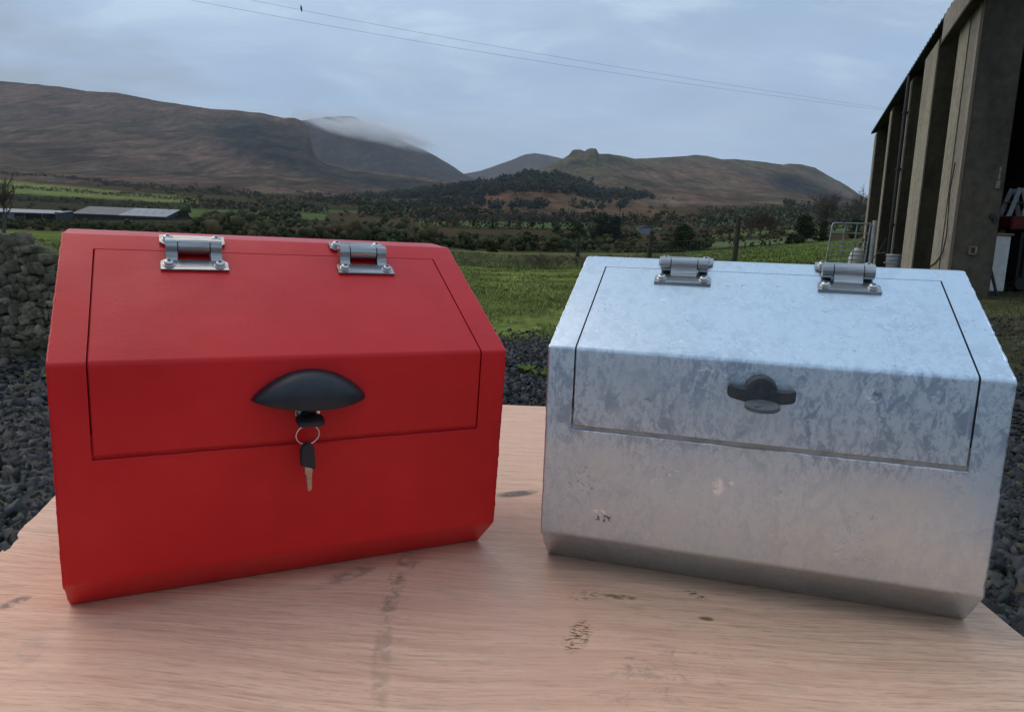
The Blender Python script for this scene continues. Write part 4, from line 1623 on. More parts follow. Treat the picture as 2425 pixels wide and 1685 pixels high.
stones = mesh_np('stones', np.concatenate(WV), np.concatenate(WFc), M_stone, colr=np.concatenate(WC), smooth=True)
wl = empty('stone_wall', (-3.6, WY, -.5))
tag(wl, 'mossy dry stone wall stepping down behind the red box, at the left', 'stone wall')
stones.data.transform(Matrix.Translation(-wl.location))
stones.parent = wl
mb = MB()
xs_ = np.linspace(-5.2, -2.2, 30)
pl_ = [(float(x_), float(wall_top(x_)) - .16) for x_ in xs_] + [(-2.2, -.6), (-5.2, -.6)]
mb.prism(pl_, WY - .04, WY + .42, lambda x, y, h: Vector((x, h, y)) - wl.location)
mb.build('core', M_dwood, wl)

# ------------------------------------------------------------------ slate chippings
M_slate, t, b = mat('slate_chip', (.04, .045, .05), .65, 0, .25)
a = node(t, 'ShaderNodeVertexColor', layer_name='col')
pos = node(t, 'ShaderNodeNewGeometry').outputs['Position']
f = mrange(t, noise(t, pos, 70, 4, .6), .3, .7, .7, 1.3, False)
cc = node(t, 'ShaderNodeCombineColor')
for i in range(3):
    link(t, f, cc.inputs[i])
link(t, mixc(t, 1.0, a.outputs[0], cc.outputs[0], 'MULTIPLY'), b.inputs['Base Color'])
CUBE = np.array([(a_, b_, c_) for a_ in (-1, 1) for b_ in (-1, 1) for c_ in (-1, 1)], float)
CF = np.array([(0, 1, 3, 2), (4, 6, 7, 5), (0, 4, 5, 1), (2, 3, 7, 6), (0, 2, 6, 4), (1, 5, 7, 3)])


def rotmats(n, flat):
    q = rng.normal(size=(n, 4)) * np.array([1, flat, flat, 1])
    q /= np.linalg.norm(q, axis=1, keepdims=True)
    w_, x, y, z = q.T
    return np.stack([np.stack([1 - 2 * (y * y + z * z), 2 * (x * y - z * w_), 2 * (x * z + y * w_)], -1),
                     np.stack([2 * (x * y + z * w_), 1 - 2 * (x * x + z * z), 2 * (y * z - x * w_)], -1),
                     np.stack([2 * (x * z - y * w_), 2 * (y * z + x * w_), 1 - 2 * (x * x + y * y)], -1)], 1)


def chips(n, a0, a1, D0, D1, s0, s1, rect=False):
    D = np.sqrt(rng.uniform(D0 ** 2, D1 ** 2, n))
    a = rng.uniform(a0, a1, n)
    x = a * D
    if rect:
        x, D = a, rng.uniform(D0, D1, n)
    Cv, gm = cover(x, D)
    keep = rng.uniform(size=n) < gm + .10
    x, D = x[keep], D[keep]
    n = len(x)
    z = terrain(x, D)
    s = rng.uniform(s0, s1, n) * rng.choice([.6, .8, 1.0, 1.25], n)
    sc3 = np.stack([s * rng.uniform(.7, 1.3, n), s * rng.uniform(.45, .95, n), s * rng.uniform(.16, .40, n)], 1)
    v = CUBE[None] + rng.normal(0, .30, (n, 8, 3))
    v = v * sc3[:, None, :]
    v = np.einsum('nij,nkj->nki', rotmats(n, .45), v)
    v += np.stack([x, D, z + s * rng.uniform(.05, .55, n)], 1)[:, None, :]
    kk = rng.uniform(.55, 1.5, n) * rng.choice([.8, 1, 1, 1.7], n)
    tint = np.stack([kk * .030 * rng.uniform(.95, 1.1, n), kk * .0325, kk * .0335 * rng.uniform(.88, 1.1, n)], 1)
    rust = rng.uniform(size=n) < .06
    tint[rust] = np.array([.085, .075, .052])
    return v.reshape(-1, 3), np.repeat(tint, 8, 0), n


cs = [chips(26000, -1.0, -.42, 1.4, 3.2, .010, .029), chips(14000, -1.0, -.42, 3.2, 7.5, .014, .036),
      chips(17000, -.20, .25, 2.4, 7.5, .009, .022), chips(14000, .40, .95, 1.3, 3.4, .010, .025), chips(9000, .45, .9, 3.4, 8.5, .010, .024),
      chips(11000, -.43, -.19, 1.6, 7.5, .011, .030), chips(10000, .24, .46, 1.6, 7.5, .010, .026),
      chips(6000, .90, 1.4, 1.3, 6.0, .012, .028), chips(6000, -1.4, -.98, 1.3, 6.0, .012, .028),
      chips(5500, .52, 2.6, .1, 1.7, .010, .026, True), chips(4500, -2.6, -.82, .1, 1.7, .010, .026, True)]
Vv = np.concatenate([c_[0] for c_ in cs])
Cc_ = np.concatenate([c_[1] for c_ in cs])
nt_ = sum(c_[2] for c_ in cs)
Qq = (CF[None] + 8 * np.arange(nt_)[:, None, None]).reshape(-1, 4)
o = mesh_np('gravel', Vv, Qq, M_slate, colr=Cc_)
tag(o, 'dark blue grey slate chippings spread over the yard round the table', 'gravel', kind='stuff')

# ------------------------------------------------------------------ grass
M_grass, t, b = mat('grass_blades', (.07, .11, .03), .75, 0, .2)
b.inputs['Subsurface Weight'].default_value = 0.0
a = node(t, 'ShaderNodeVertexColor', layer_name='col')
link(t, a.outputs[0], b.inputs['Base Color'])


def blades(n, a0, a1, D0, D1, h0, h1, cols, wk=1.0, maskf=None):
    D = np.exp(rng.uniform(np.log(D0), np.log(D1), n))
    a = rng.uniform(a0, a1, n)
    x = a * D
    keep = fbm(x / .9, D / .9, 91, 3) > .40
    _, gm = cover(x, D)
    keep &= (gm < .75) | ((fbm(x / .5, D / .5, 95, 3) > .60) & (np.abs(a) < .3))
    if maskf is not None:
        keep &= maskf(a, D, x)
    x, D = x[keep], D[keep]
    n = len(x)
    z = terrain(x, D)
    h = rng.uniform(h0, h1, n) * (.5 + fbm(x / 1.5, D / 1.5, 93, 3))
    wd = np.maximum(.006, D / 714 * .42) * wk * rng.uniform(.6, 1.4, n)
    an = rng.uniform(0, 2 * pi, n)
    ln = rng.uniform(.2, 1.1, n) * h
    dx, dy = np.cos(an), np.sin(an)
    rx, ry = np.cos(an + 1.2), np.sin(an + 1.2) * .4
    b0 = np.stack([x - rx * wd, D - ry * wd, z - .01], 1)
    b1 = np.stack([x + rx * wd, D + ry * wd, z - .01], 1)
    m1 = np.stack([x + dx * ln * .4 + rx * wd * .8, D + dy * ln * .4, z + h * .65], 1)
    tp_ = np.stack([x + dx * ln, D + dy * ln, z + h * rng.uniform(.55, 1.0, n)], 1)
    V_ = np.stack([b0, b1, m1, tp_], 1).reshape(-1, 3)
    cols = np.array(cols)
    cc_ = cols[rng.integers(0, len(cols), n)] * rng.uniform(.65, 1.3, (n, 1)) * (.40 + 1.2 * fbm(x / .9, D / .9, 99, 4))[:, None]
    return V_, np.repeat(cc_, 4, 0), n


gcol = [(.155, .20, .05), (.20, .24, .06), (.26, .27, .085), (.11, .155, .045), (.27, .245, .10)]
ycol = [(.17, .19, .055), (.14, .17, .05), (.21, .21, .08)]
rcol = [(.19, .20, .075), (.16, .19, .065), (.21, .19, .09)]
bs = [blades(34000, -.24, .26, 4.6, 26, .025, .07, gcol), blades(14000, -.20, .24, 24, 48, .08, .20, rcol),
      blades(22000, .16, .62, 12, 60, .05, .14, [(.125, .155, .05), (.155, .18, .06), (.185, .195, .075)]),
      blades(12000, -.80, -.50, 7, 30, .05, .14, ycol), blades(12000, -.55, -.22, 5, 30, .03, .08, gcol), blades(12000, .24, .52, 5, 15, .03, .08, gcol),
      blades(9000, .45, .9, 4.5, 18, .02, .05, [(.075, .085, .032), (.09, .085, .04)])]
Vv = np.concatenate([c_[0] for c_ in bs])
Cc_ = np.concatenate([c_[1] for c_ in bs])
Qq = np.arange(len(Vv)).reshape(-1, 4)
o = mesh_np('grass', Vv, Qq, M_grass, colr=Cc_)
tag(o, 'short green grass on the bank and fields beyond the slate yard', 'grass', kind='stuff')
rs = blades(420, .0, .16, 24, 36, .25, .55, [(.20, .145, .09), (.15, .11, .07), (.13, .12, .06)], .4, lambda a, D, x: (fbm(x / 1.1, D / 1.4, 97, 2) > .52))
o = mesh_np('dry_stalks', rs[0], np.arange(len(rs[0])).reshape(-1, 4), M_grass, colr=rs[1])
tag(o, 'brown dead weed stalks standing along the fence line', 'stalks', kind='stuff')

# weeds growing through the chippings
M_weed = leafmat('weed_leaf', (.075, .13, .020), (.11, .165, .030), 25)


def weed(label, px, py, D, r, n, seed):
    p = at(px, py, D)
    o3 = Vector((p.x, p.y, gz(p.x, p.y)))
    rr_ = random.Random(seed)
    root = empty('weed', o3)
    tag(root, label, 'weed', 'green weeds in the chippings')
    mb = MB()
    ms = MB()
    for i in range(n):
        an = rr_.uniform(0, 2 * pi)
        L = r * rr_.uniform(.5, 1.1)
        up = rr_.uniform(.2, 1.0)
        d = Vector((cos(an), sin(an), up)).normalized()
        s_ = Vector((-sin(an), cos(an), 0))
        p0_ = d * L * .25
        w_ = L * rr_.uniform(.16, .28)
        mb.add([p0_, p0_ + d * L * .4 + s_ * w_, p0_ + d * L * .85 - Vector((0, 0, L * .1)), p0_ + d * L * .4 - s_ * w_], [(0, 1, 2, 3)])
        ms.tube([(0, 0, -.02), p0_ * 1.1], .003, 4)
    mb.build('leaf', M_weed, root, None, recalc=False)
    ms.build('stem', M_weed, root, None, recalc=False)


def gpx(px, py):
    r_ = ray(px, py)
    D = 3.0
    for _ in range(40):
        p = CAM + r_ * D
        g_ = gz(p.x, p.y)
        D = D + .5 * ((CH - g_) / -r_.z - D) if r_.z < 0 else D
    return D


for i, (px, py, r, n, lb) in enumerate([(2392, 1140, .085, 22, 'bright green weed by the right edge of the silver box'), (2410, 1080, .06, 12, 'smaller pale weed above the bright one at the right edge'),
                                        (2400, 1190, .06, 12, 'low green weed below the bright one at the right edge'), (2352, 1255, .05, 9, 'tiny weed in chippings close to the silver box corner'),
                                        (1243, 882, .10, 26, 'leafy green weed in the gap between the two boxes'), (1275, 895, .09, 20, 'darker weed right of the one in the gap between boxes'),
                                        (95, 905, .12, 18, 'green weed at the foot of the stone wall'), (2385, 1010, .07, 16, 'sparse weed tuft high at the right edge')]):
    weed(lb, px, py, gpx(px, py), r, n, 40 + i)


# ------------------------------------------------------------------ table board
M_wood, t, b = mat('plywood_face', (.5, .35, .26), .36, 0, .30)
pos = node(t, 'ShaderNodeNewGeometry').outputs['Position']
wob = mapping(t, node(t, 'ShaderNodeTexNoise').outputs['Color'], (0, .10, 0))
_w = [n for n in t.nodes if n.bl_idname == 'ShaderNodeTexNoise'][0]
link(t, mapping(t, pos, (1, 1, 1)), _w.inputs['Vector'])
_w.inputs['Scale'].default_value = 1.7
_w.inputs['Detail'].default_value = 2
pw = vmath(t, 'ADD', mapping(t, pos, (1, 1, 1), (0, 0, radians(1.5))), wob)
g1 = noise(t, mapping(t, pw, (1.3, 26, 1)), 3.2, 6, .62, .3)
g2 = noise(t, mapping(t, pw, (3.5, 150, 1)), 3.0, 4, .6, .1)
g3 = noise(t, mapping(t, pw, (12, 150, 1)), 4.0, 3, .6, .1)
g4 = noise(t, mapping(t, pw, (9, 105, 1)), 2.4, 4, .65, .15)
big = noise(t, pos, 2.3, 3, .5, .4)
mott = noise(t, mapping(t, pos, (1, 1.3, 1)), 22, 5, .65, .4)
c = mixc(t, mrange(t, g1, .34, .66), (.94, .60, .40), (.78, .465, .31))
c = mixc(t, mrange(t, g2, .50, .74, 0, .55), c, (.50, .30, .19))
c = mixc(t, mrange(t, g4, .50, .66, 0, .60), c, (.52, .305, .195))
c = mixc(t, mrange(t, g4, .42, .30, 0, .5), c, (.95, .70, .50))
c = mixc(t, mrange(t, g3, .57, .68, 0, .55), c, (.44, .27, .18))
c = mixc(t, mrange(t, big, .40, .66, 0, .5), c, (.86, .47, .32))
c = mixc(t, mrange(t, mott, .52, .72, 0, .35), c, (.60, .42, .29))
fr_ = noise(t, pos, 60, 5, .7, .5)
fr2 = noise(t, mapping(t, pos, (1, 3, 1)), 130, 3, .6)


def tablepx(px, py):
    r = ray(px, py)
    return CAM + r * (-CH / r.z)


def stain(c, p0, p1, wid, colr, lo, hi, k, src=None, soft=.35):
    a, e = tablepx(*p0), tablepx(*p1)
    m = (a + e) / 2
    d = e - a
    msk = ell(t, pos, (m.x, m.y), d.length / 2, wid, math.atan2(d.y, d.x), soft)
    msk = fmath(t, 'MULTIPLY', msk, mrange(t, src or fr_, lo, hi, 0, k))
    return mixc(t, msk, c, colr)


c = stain(c, (1180, 1174), (1268, 1163), .011, (.10, .085, .065), .30, .5, .85)
c = stain(c, (952, 1325), (912, 1470), .0085, (.36, .235, .16), .42, .62, .8)
c = stain(c, (912, 1440), (895, 1700), .0075, (.44, .30, .20), .36, .62, .6)
c = stain(c, (985, 1305), (950, 1360), .012, (.28, .20, .15), .4, .6, .5)
c = stain(c, (770, 1380), (880, 1340), .012, (.26, .17, .14), .35, .6, .6)
c = stain(c, (1350, 1540), (1385, 1470), .010, (.14, .105, .022), .50, .56, .95, fr2)
c = stain(c, (1425, 1408), (1505, 1416), .005, (.20, .14, .025), .44, .52, .9, fr2)
c = stain(c, (1655, 1462), (1690, 1466), .0035, (.17, .13, .02), .3, .5, .9)
c = stain(c, (1350, 1420), (1420, 1400), .010, (.22, .155, .04), .54, .6, .8, fr2)
c = stain(c, (1625, 1395), (1670, 1420), .006, (.13, .095, .075), .50, .58, .9, fr2)
c = stain(c, (1480, 1560), (1540, 1572), .014, (.38, .27, .20), .48, .62, .6)
c = stain(c, (1400, 1640), (1720, 1560), .035, (.42, .30, .22), .50, .66, .6)
c = stain(c, (0, 1440), (70, 1410), .007, (.17, .14, .13), .4, .6, .8)
c = stain(c, (60, 1570), (95, 1500), .010, (.48, .37, .29), .4, .6, .5)
link(t, c, b.inputs['Base Color'])
link(t, mrange(t, mott, .3, .7, .44, .60, False), b.inputs['Roughness'])
bump(t, b, fmath(t, 'ADD', g2, fmath(t, 'MULTIPLY', g3, .5)), .16, .0007)
M_ply, t, b = mat('plywood_edge', (.35, .24, .16), .8)
zz = coords(t)
link(t, mixc(t, mrange(t, noise(t, mapping(t, zz, (3, 3, 380)), 1, 2), .4, .6), (.42, .29, .19), (.22, .14, .09)), b.inputs['Base Color'])
M_post = noisy('rough_timber', (.16, .115, .075), (.10, .072, .05), 8, .85, stretch=(1, 1, .15))

# outline with a splintered bite on the left edge
edge = [(-.372, .20), (.469, .20), (.474, .62), (.4775, .675), (.487, 1.5075), (.07, 1.5102), (-.014, 1.512), (-.770, 1.5165)]
pA, pB = tablepx(125, 1175), tablepx(0, 1316)
lft = []
rj = random.Random(4)
for i in range(1, 120):
    u = i / 120
    y = 1.5165 + (.20 - 1.5165) * u
    x = -.770 + (-.372 + .770) * u
    x += rj.uniform(-.0004, .0004)
    lft.append((x, y))
bite = [(35, 1282), (52, 1270), (40, 1262), (50, 1256), (46, 1245)]
mb = MB()
yb0, yb1 = tablepx(15, 1300).y, tablepx(70, 1232).y
lf2 = []
ins = False
for x, y in lft:
    if yb0 < y < yb1:
        if not ins:
            ins = True
            for q in reversed([(10, 1305), (24, 1297), (33, 1284), (44, 1274), (41, 1266), (45, 1258), (52, 1251), (58, 1243)]):
                qq = tablepx(*q)
                lf2.append((qq.x, qq.y))
        continue
    lf2.append((x, y))
poly = edge + lf2
mb.prism(poly, -.018, 0.0, lambda x, y, h: (x, y, h))
mb.m = [0 if i == 1 else 1 for i in range(len(mb.f))]
table = empty('board_table', (-.05, .95, -.5))
tag(table, 'pinkish brown stained plywood board used as a table under the two boxes', 'table')
o = mb.build('table_board', [M_wood, M_ply], None, None)
o.parent = table
o.matrix_parent_inverse = Matrix.Translation((.05, -.95, .5))
o['label'] = 'pinkish plywood board with grey stains and a splintered edge'
for (x, y) in ((-.34, .42), (.40, .42), (-.60, 1.38), (.40, 1.38)):
    m2 = MB().box((0, 0, 0), (.07, .05, .482))
    l = m2.build('leg', M_post, table)
    l.location = (x + .05, y - .95, .241)

# ------------------------------------------------------------------ tool boxes
BOXES = {
    'R': dict(x=-.19273, y=.65339, w=.46751, p=-.08271, W=.40, z1=.03938, c1=.0368, z2=.23033, d3=.17836, z3=.31802, d4=.06159, i0=.0272, i1=.0279, k=.13913, zb=.15033),
    'G': dict(x=.23131, y=.65324, w=-.28634, p=-.00812, W=.40669, z1=.04103, c1=.038, z2=.23604, d3=.17916, z3=.32357, d4=.06076, i0=.0270, i1=.0268, k=.1277, zb=.1556)}


def round_poly(pts, rad, seg=5):
    """open polyline with rounded inner corners -> list of (v, z)"""
    outp = [Vector(pts[0])]
    for i in range(1, len(pts) - 1):
        a, b, c = Vector(pts[i - 1]), Vector(pts[i]), Vector(pts[i + 1])
        r = rad[i]
        u, w_ = (a - b).normalized(), (c - b).normalized()
        ang = u.angle(w_)
        d = r / math.tan(ang / 2)
        p0, p1 = b + u * d, b + w_ * d
        cen = b + (u + w_).normalized() * (r / sin(ang / 2))
        s0, s1 = p0 - cen, p1 - cen
        a0, a1 = math.atan2(s0.y, s0.x), math.atan2(s1.y, s1.x)
        da = (a1 - a0 + pi) % (2 * pi) - pi
        for k in range(seg + 1):
            t_ = a0 + da * k / seg
            outp.append(cen + Vector((cos(t_), sin(t_))) * r)
    outp.append(Vector(pts[-1]))
    return outp


def offs(pl, d):
    """offset an open polyline to its right-hand (inner) side"""
    res = []
    for i, p in enumerate(pl):
        a = pl[max(i - 1, 0)]
        b = pl[min(i + 1, len(pl) - 1)]
        tdir = (b - a).normalized()
        res.append(p + Vector((tdir.y, -tdir.x)) * d)
    return res


def make_box(key, name, label, paint, leaf_center, seed):
    g = BOXES[key]
    W, c1 = g['W'], g['c1']
    root = empty(name)
    tag(root, label, 'toolbox')
    base = Matrix.Translation((g['x'] - c1 * sin(g['w']), g['y'] + c1 * cos(g['w']), .0006)) @ Matrix.Rotation(g['w'], 4, 'Z') @ Matrix.Rotation(-g['p'], 4, 'X')
    root.matrix_world = base
    L3 = lambda u, q: (u, q[0] - c1, q[1])
    depth = g['d3'] + g['d4']
    zback = (depth - c1) * math.tan(g['p'])
    B = (depth, zback)
    b_, l_, f_, s_, t_ = (c1, 0), (0, g['z1']), (0, g['z2']), (g['d3'], g['z3']), (depth, g['z3'])
    S = Vector((g['d3'], g['z3'] - g['z2']))
    SL = S.length
    S.normalize()
    N2 = Vector((-S.y, S.x))
    sl = SL * (1 - g['k'])                       # hinge line along the slant
    prof = round_poly([B, b_, l_, f_, s_, t_, B], [0, .003, .007, .0042, .0045, .005, 0], 5)
    # polyline runs bottom-back -> front -> top -> back : outside is on its left
    openB = Vector((0, g['zb'] - .0030))
    openT = Vector(f_) + S * (sl + .0008)
    low = [p for p in prof[:len(prof)]]
    # split indices
    iL = max(i for i, p in enumerate(prof) if abs(p.x) < .004 and p.y < openB.y and i < 16)
    iT = min(i for i, p in enumerate(prof) if p.y > openT.y - 1e-4)
    part1 = prof[:iL + 1] + [openB]
    part2 = [openT] + prof[iT:]
    hole = [openB] + [p for p in prof[iL + 1:iT]] + [openT]
    rj = random.Random(seed)
    mb = MB()

    def strip(pl, u0, u1, n=1, mi=0):
        k = len(pl)
        vs = []
        for j in range(n + 1):
            u = u0 + (u1 - u0) * j / n
            vs += [L3(u, p) for p in pl]
        mb.add(vs, [(j * k + i, j * k + i + 1, (j + 1) * k + i + 1, (j + 1) * k + i) for j in range(n) for i in range(k - 1)], mi)
    u0, u1 = -W / 2, W / 2
    uL, uR = u0 + g['i0'], u1 - g['i1']
    e = .0022
    strip(prof, u0 + e, uL)
    strip(prof, uR, u1 - e)
    strip(part1, uL, uR)
    strip(part2, uL, uR)
    # rounded ends
    for sgn, ue in ((-1, u0), (1, u1)):
        o1, o2 = offs(prof, .0007), offs(prof, e)
        a_, b2 = ue - sgn * e, ue - sgn * .0007
        k = len(prof)
        vs = [L3(a_, p) for p in prof] + [L3(b2, p) for p in o1] + [L3(ue, p) for p in o2]
        mb.add(vs, [(r * k + i, r * k + i + 1, (r + 1) * k + i + 1, (r + 1) * k + i) for r in range(2) for i in range(k - 1)])
        mb.add([L3(ue, p) for p in o2[:-1]], [tuple(range(k - 1))])
    # jambs of the opening and the inner lip behind the gap
    J = .0068
    inn = offs(hole, J)
    for uu in (uL, uR):
        vs = [L3(uu, p) for p in hole] + [L3(uu, p) for p in inn]
        k = len(hole)
        mb.add(vs, [(i, i + 1, k + i + 1, k + i) for i in range(k - 1)])
    mb.add([L3(uL, hole[0]), L3(uR, hole[0]), L3(uR, inn[0]), L3(uL, inn[0])], [(0, 1, 2, 3)], 1)
    mb.add([L3(uL, hole[-1]), L3(uR, hole[-1]), L3(uR, inn[-1]), L3(uL, inn[-1])], [(0, 1, 2, 3)])
    lip = offs(hole, .0032 if key == 'R' else .0019)
    lipz = [lip[0] + Vector((0, -.004)), lip[0] + Vector((0, .022))]
    strip(lipz, uL, uR, 1, 1)
    mb.tube([L3(uL + (uR - uL) * i / 60, openB + Vector((.0008 + rj.uniform(-.0003, .0003), -.0004 + rj.uniform(-.0003, .0003)))) for i in range(61)], .0012, 6)
    back = offs(hole, J)
    strip(back, uL, uR, 1, 1)
    # lumpy weld along both end edges
    nw = 150
    acc = [0]
    for i in range(1, len(prof)):
        acc.append(acc[-1] + (prof[i] - prof[i - 1]).length)
    inner = offs(prof, .0016)
    for sgn, ue in ((-1, u0 + .0016), (1, u1 - .0016)):
        pts, rad = [], []
        sp = rj.random() * 50
        for i in range(nw * 2):
            s = acc[-1] * i / (nw * 2 - 1) * .80
            x = np.interp(s, acc, [p.x for p in inner])
            y = np.interp(s, acc, [p.y for p in inner])
            nz = float(vnoise(np.array([s * 160 + sp]), np.array([1.5]), seed)[0])
            n2_ = float(vnoise(np.array([s * 520 + sp]), np.array([7.5]), seed)[0])
            pts.append(L3(ue + sgn * (nz - .5) * .0006, Vector((x, y))))
            rad.append(  .00135 + .0005 * nz + .0007 * max(0, n2_ - .58) / .42)
        mb.tube(pts, rad, 7)
    body = mb.build('body', [paint, paint if key == 'R' else M_dull], root, 30)

    # lid: folded plate sitting flush in the opening
    gp = .0013
    lb, lt = Vector((0, g['zb'] + .0026)), Vector(f_) + S * (sl - .0014)
    lp = round_poly([lb, f_, lt], [0, .0052, 0], 8)
    lp = [q for q in lp]
    lo_ = offs(lp, -.0007)
    li_ = offs(lp, .0030)
    m2 = MB()
    a_, c_ = uL + gp, uR - gp
    cor = .0012
    k = len(lp)
    rows = [(a_, li_), (a_, offs(lp, .0003)), (a_ + .0009, lo_), (c_ - .0009, lo_), (c_, offs(lp, .0003)), (c_, li_)]
    vs = []
    for uu, pl in rows:
        vs += [L3(uu, p) for p in pl]
    m2.add(vs, [(r * k + i, r * k + i + 1, (r + 1) * k + i + 1, (r + 1) * k + i) for r in range(5) for i in range(k - 1)])
    m2.add([L3(a_, lo_[0]), L3(c_, lo_[0]), L3(c_, li_[0]), L3(a_, li_[0])], [(0, 1, 2, 3)])
    m2.add([L3(a_, lo_[-1]), L3(c_, lo_[-1]), L3(c_, li_[-1]), L3(a_, li_[-1])], [(0, 1, 2, 3)])
    lid = m2.build('lid', paint, root, 30)

    # hinges
    def hp(uc):
        return lambda u, s, h: L3(uc + u, Vector(f_) + S * s + N2 * (h + .0007))
    for uc in (-.0850, .0850):
        P = hp(uc)
        he = empty('hinge')
        he.parent = root
        hb, rb = .0086, .0082
        sb = sl - (.0054 if key == 'R' else .0044)

        def knuckle(u_a, u_b, direction, mbx):
            # direction -1: arm runs down the lid, +1: arm runs up to the rear leaf
            pr = [(sb + direction * .0165, 0.0), (sb + direction * .0165, .0026), (sb + direction * .0138, .0029), (sb + direction * .0110, .0046)]
            a0 = pi if direction < 0 else 0
            for i in range(13):
                an = (pi - .1) - i * (pi + .75 - .1) / 12 if direction < 0 else .1 + i * (pi + .75 - .1) / 12
                pr.append((sb + cos(an) * rb, hb + sin(an) * rb))
            pr.append((sb - direction * .001, 0.0009))
            n = len(pr)
            vs = [P(u_a, *q) for q in pr] + [P(u_b, *q) for q in pr]
            fs = [(i, (i + 1) % n, n + (i + 1) % n, n + i) for i in range(n)] + [tuple(range(n - 1, -1, -1)), tuple(range(n, 2 * n))]
            mbx.add(vs, fs)

        def leaf(direction, mbx):
            s0, s1 = sb + direction * .0135, sb + direction * (.0318 if direction < 0 else .0318)
            ch = .004
            pl = [(-.0262, s0), (-.0305, s0 + direction * ch), (-.0305, s1), (.0305, s1), (.0305, s0 + direction * ch), (.0262, s0)]
            mbx.prism(pl, 0, .0026, lambda x, y, h: P(x, y, h))
        ci, co = .0142, .0256
        for which in ('front_leaf', 'rear_leaf'):
            dr = -1 if which == 'front_leaf' else 1
            mbx = MB()
            leaf(dr, mbx)
            if (which == 'front_leaf') == leaf_center:
                knuckle(-ci, ci, dr, mbx)
            else:
                knuckle(-co, -ci - .0009, dr, mbx)
                knuckle(ci + .0009, co, dr, mbx)
            mbx.build(which, M_steel, he, 32, .0004)
        mbx = MB()
        mbx.tube([P(-co + .001, sb, hb), P(co - .001, sb, hb)], .0055, 12)
        mbx.build('pin', M_dark, he)
        for uu in (-.0228, .0228):
            for ss in (sb - .0232, sb + .0232):
                org = Vector(P(uu + rj.uniform(-.0004, .0004), ss, .0026))
                ax = (Vector(P(uu, ss, 1.0)) - Vector(P(uu, ss, 0.0))).normalized()
                zq = Vector((0, 0, 1)).rotation_difference(ax).to_matrix().to_4x4()
                Mx = Matrix.Translation(org) @ zq @ Matrix.Rotation(rj.random() * 6, 4, 'Z')
                mbx = MB()
                mbx.lathe([(.0055, 0), (.0056, .0004), (.0055, .0008), (.0050, .0010), (.0045, .0010), (.0046, .0020), (.0043, .0031), (.0036, .0039), (.0025, .0043), (.0008, .0044)], 20, 0, Mx)
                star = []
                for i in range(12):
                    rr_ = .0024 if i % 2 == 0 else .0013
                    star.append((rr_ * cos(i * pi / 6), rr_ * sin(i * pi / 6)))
                mbx.prism(star, .0038, .00452, lambda x, y, h: Mx @ Vector((x, y, h)), 1)  # raised dark star, the shade of a drive recess put in as colour
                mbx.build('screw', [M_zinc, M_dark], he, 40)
    return root, base, L3


red, RB, RL = make_box('R', 'red_toolbox', 'red painted steel toolbox with half moon black handle and keys in its lock', M_red, False, 11)
galv, GB, GL = make_box('G', 'galvanised_toolbox', 'mottled grey galvanised steel toolbox with a black winged turn handle', M_galv, True, 23)


def fp(key):
    """front-face frame: (u, out, z) -> root-local"""
    g = BOXES[key]
    return lambda u, o, z: Vector((u, -o - g['c1'], z))


# red box: half-moon finger pull
P = fp('R')
m2 = MB()
nu, nv = 40, 12
grid = []
zc0, uc = .1920, .0019
hw, hh, pd = .0518, .0275, .024
for i in range(nu + 1):
    q = -1 + 2 * i / nu
    qq = max(0.0, 1 - abs(q) ** 2.0)
    h = hh * qq ** .85
    p_ = pd * qq ** .55
    droop = -.0042 * qq + .0014 * q * -1
    row = []
    for j in range(nv + 1):
        an = pi / 2 * j / nv
        ex = .62
        zz = h * max(cos(an), 0) ** ex
        oo = p_ * max(sin(an), 0) ** .9
        row.append((uc + q * hw, oo, zc0 + zz + droop * (j / nv)))
    # rounded lower rim then under side back to the box
    row.append((uc + q * hw, oo * .97, zc0 + droop - .0016 * qq))
    row.append((uc + q * hw, oo * .90, zc0 + droop - .0020 * qq))
    row.append((uc + q * hw, oo * .80, zc0 + droop - .0008 * qq))
    row.append((uc + q * hw, oo * .72, zc0 + droop + h * .45))
    row.append((uc + q * hw, 0.0, zc0 + h * .7))
    grid.append(row)
k = len(grid[0])
m2.add([P(*q) for row in grid for q in row], [(i * k + j, i * k + j + 1, (i + 1) * k + j + 1, (i + 1) * k + j) for i in range(nu) for j in range(k - 1)])
m2.build('handle', M_plast, red, 50)
# lock barrel
m2 = MB()
Mx = Matrix.Translation(P(0.0, 0, .1795)) @ Matrix.Rotation(radians(90), 4, 'X')
m2.lathe([(.0115, 0), (.0115, .0022), (.0108, .0030), (.0082, .0032), (.0080, .0046), (.0066, .0048), (.0001, .0048)], 28, 0, Mx)
lk = m2.build('lock', [M_nick, M_plast], red, 30)
for pg in lk.data.polygons:
    c_ = pg.center
    if abs(c_.x) < .0064 and abs(c_.z - .1795) < .0064 and c_.y < -BOXES['R']['c1'] - .004:
        pg.material_index = 1


def keyhead(m, fn, w=.015, l=.019, th=.0034, hole=True):
    pts = []
    for i in range(20):
        an = -pi / 2 + 2 * pi * i / 20
        x, y = cos(an), sin(an)
        ex = .55
        pts.append((abs(x) ** ex * math.copysign(w / 2, x), abs(y) ** ex * math.copysign(l / 2, y)))
    m.prism(pts, -th / 2, th / 2, fn)


keys = empty('key_ring')
tag(keys, 'thin metal ring with two black headed keys, one in the red box lock', 'keys')
keys.matrix_world = RB @ Matrix.Translation(P(-.0042, .012, .168))
KO = P(0, .012, .165)
KP = lambda u, o, z: P(u, o, z) - KO
m2 = MB()
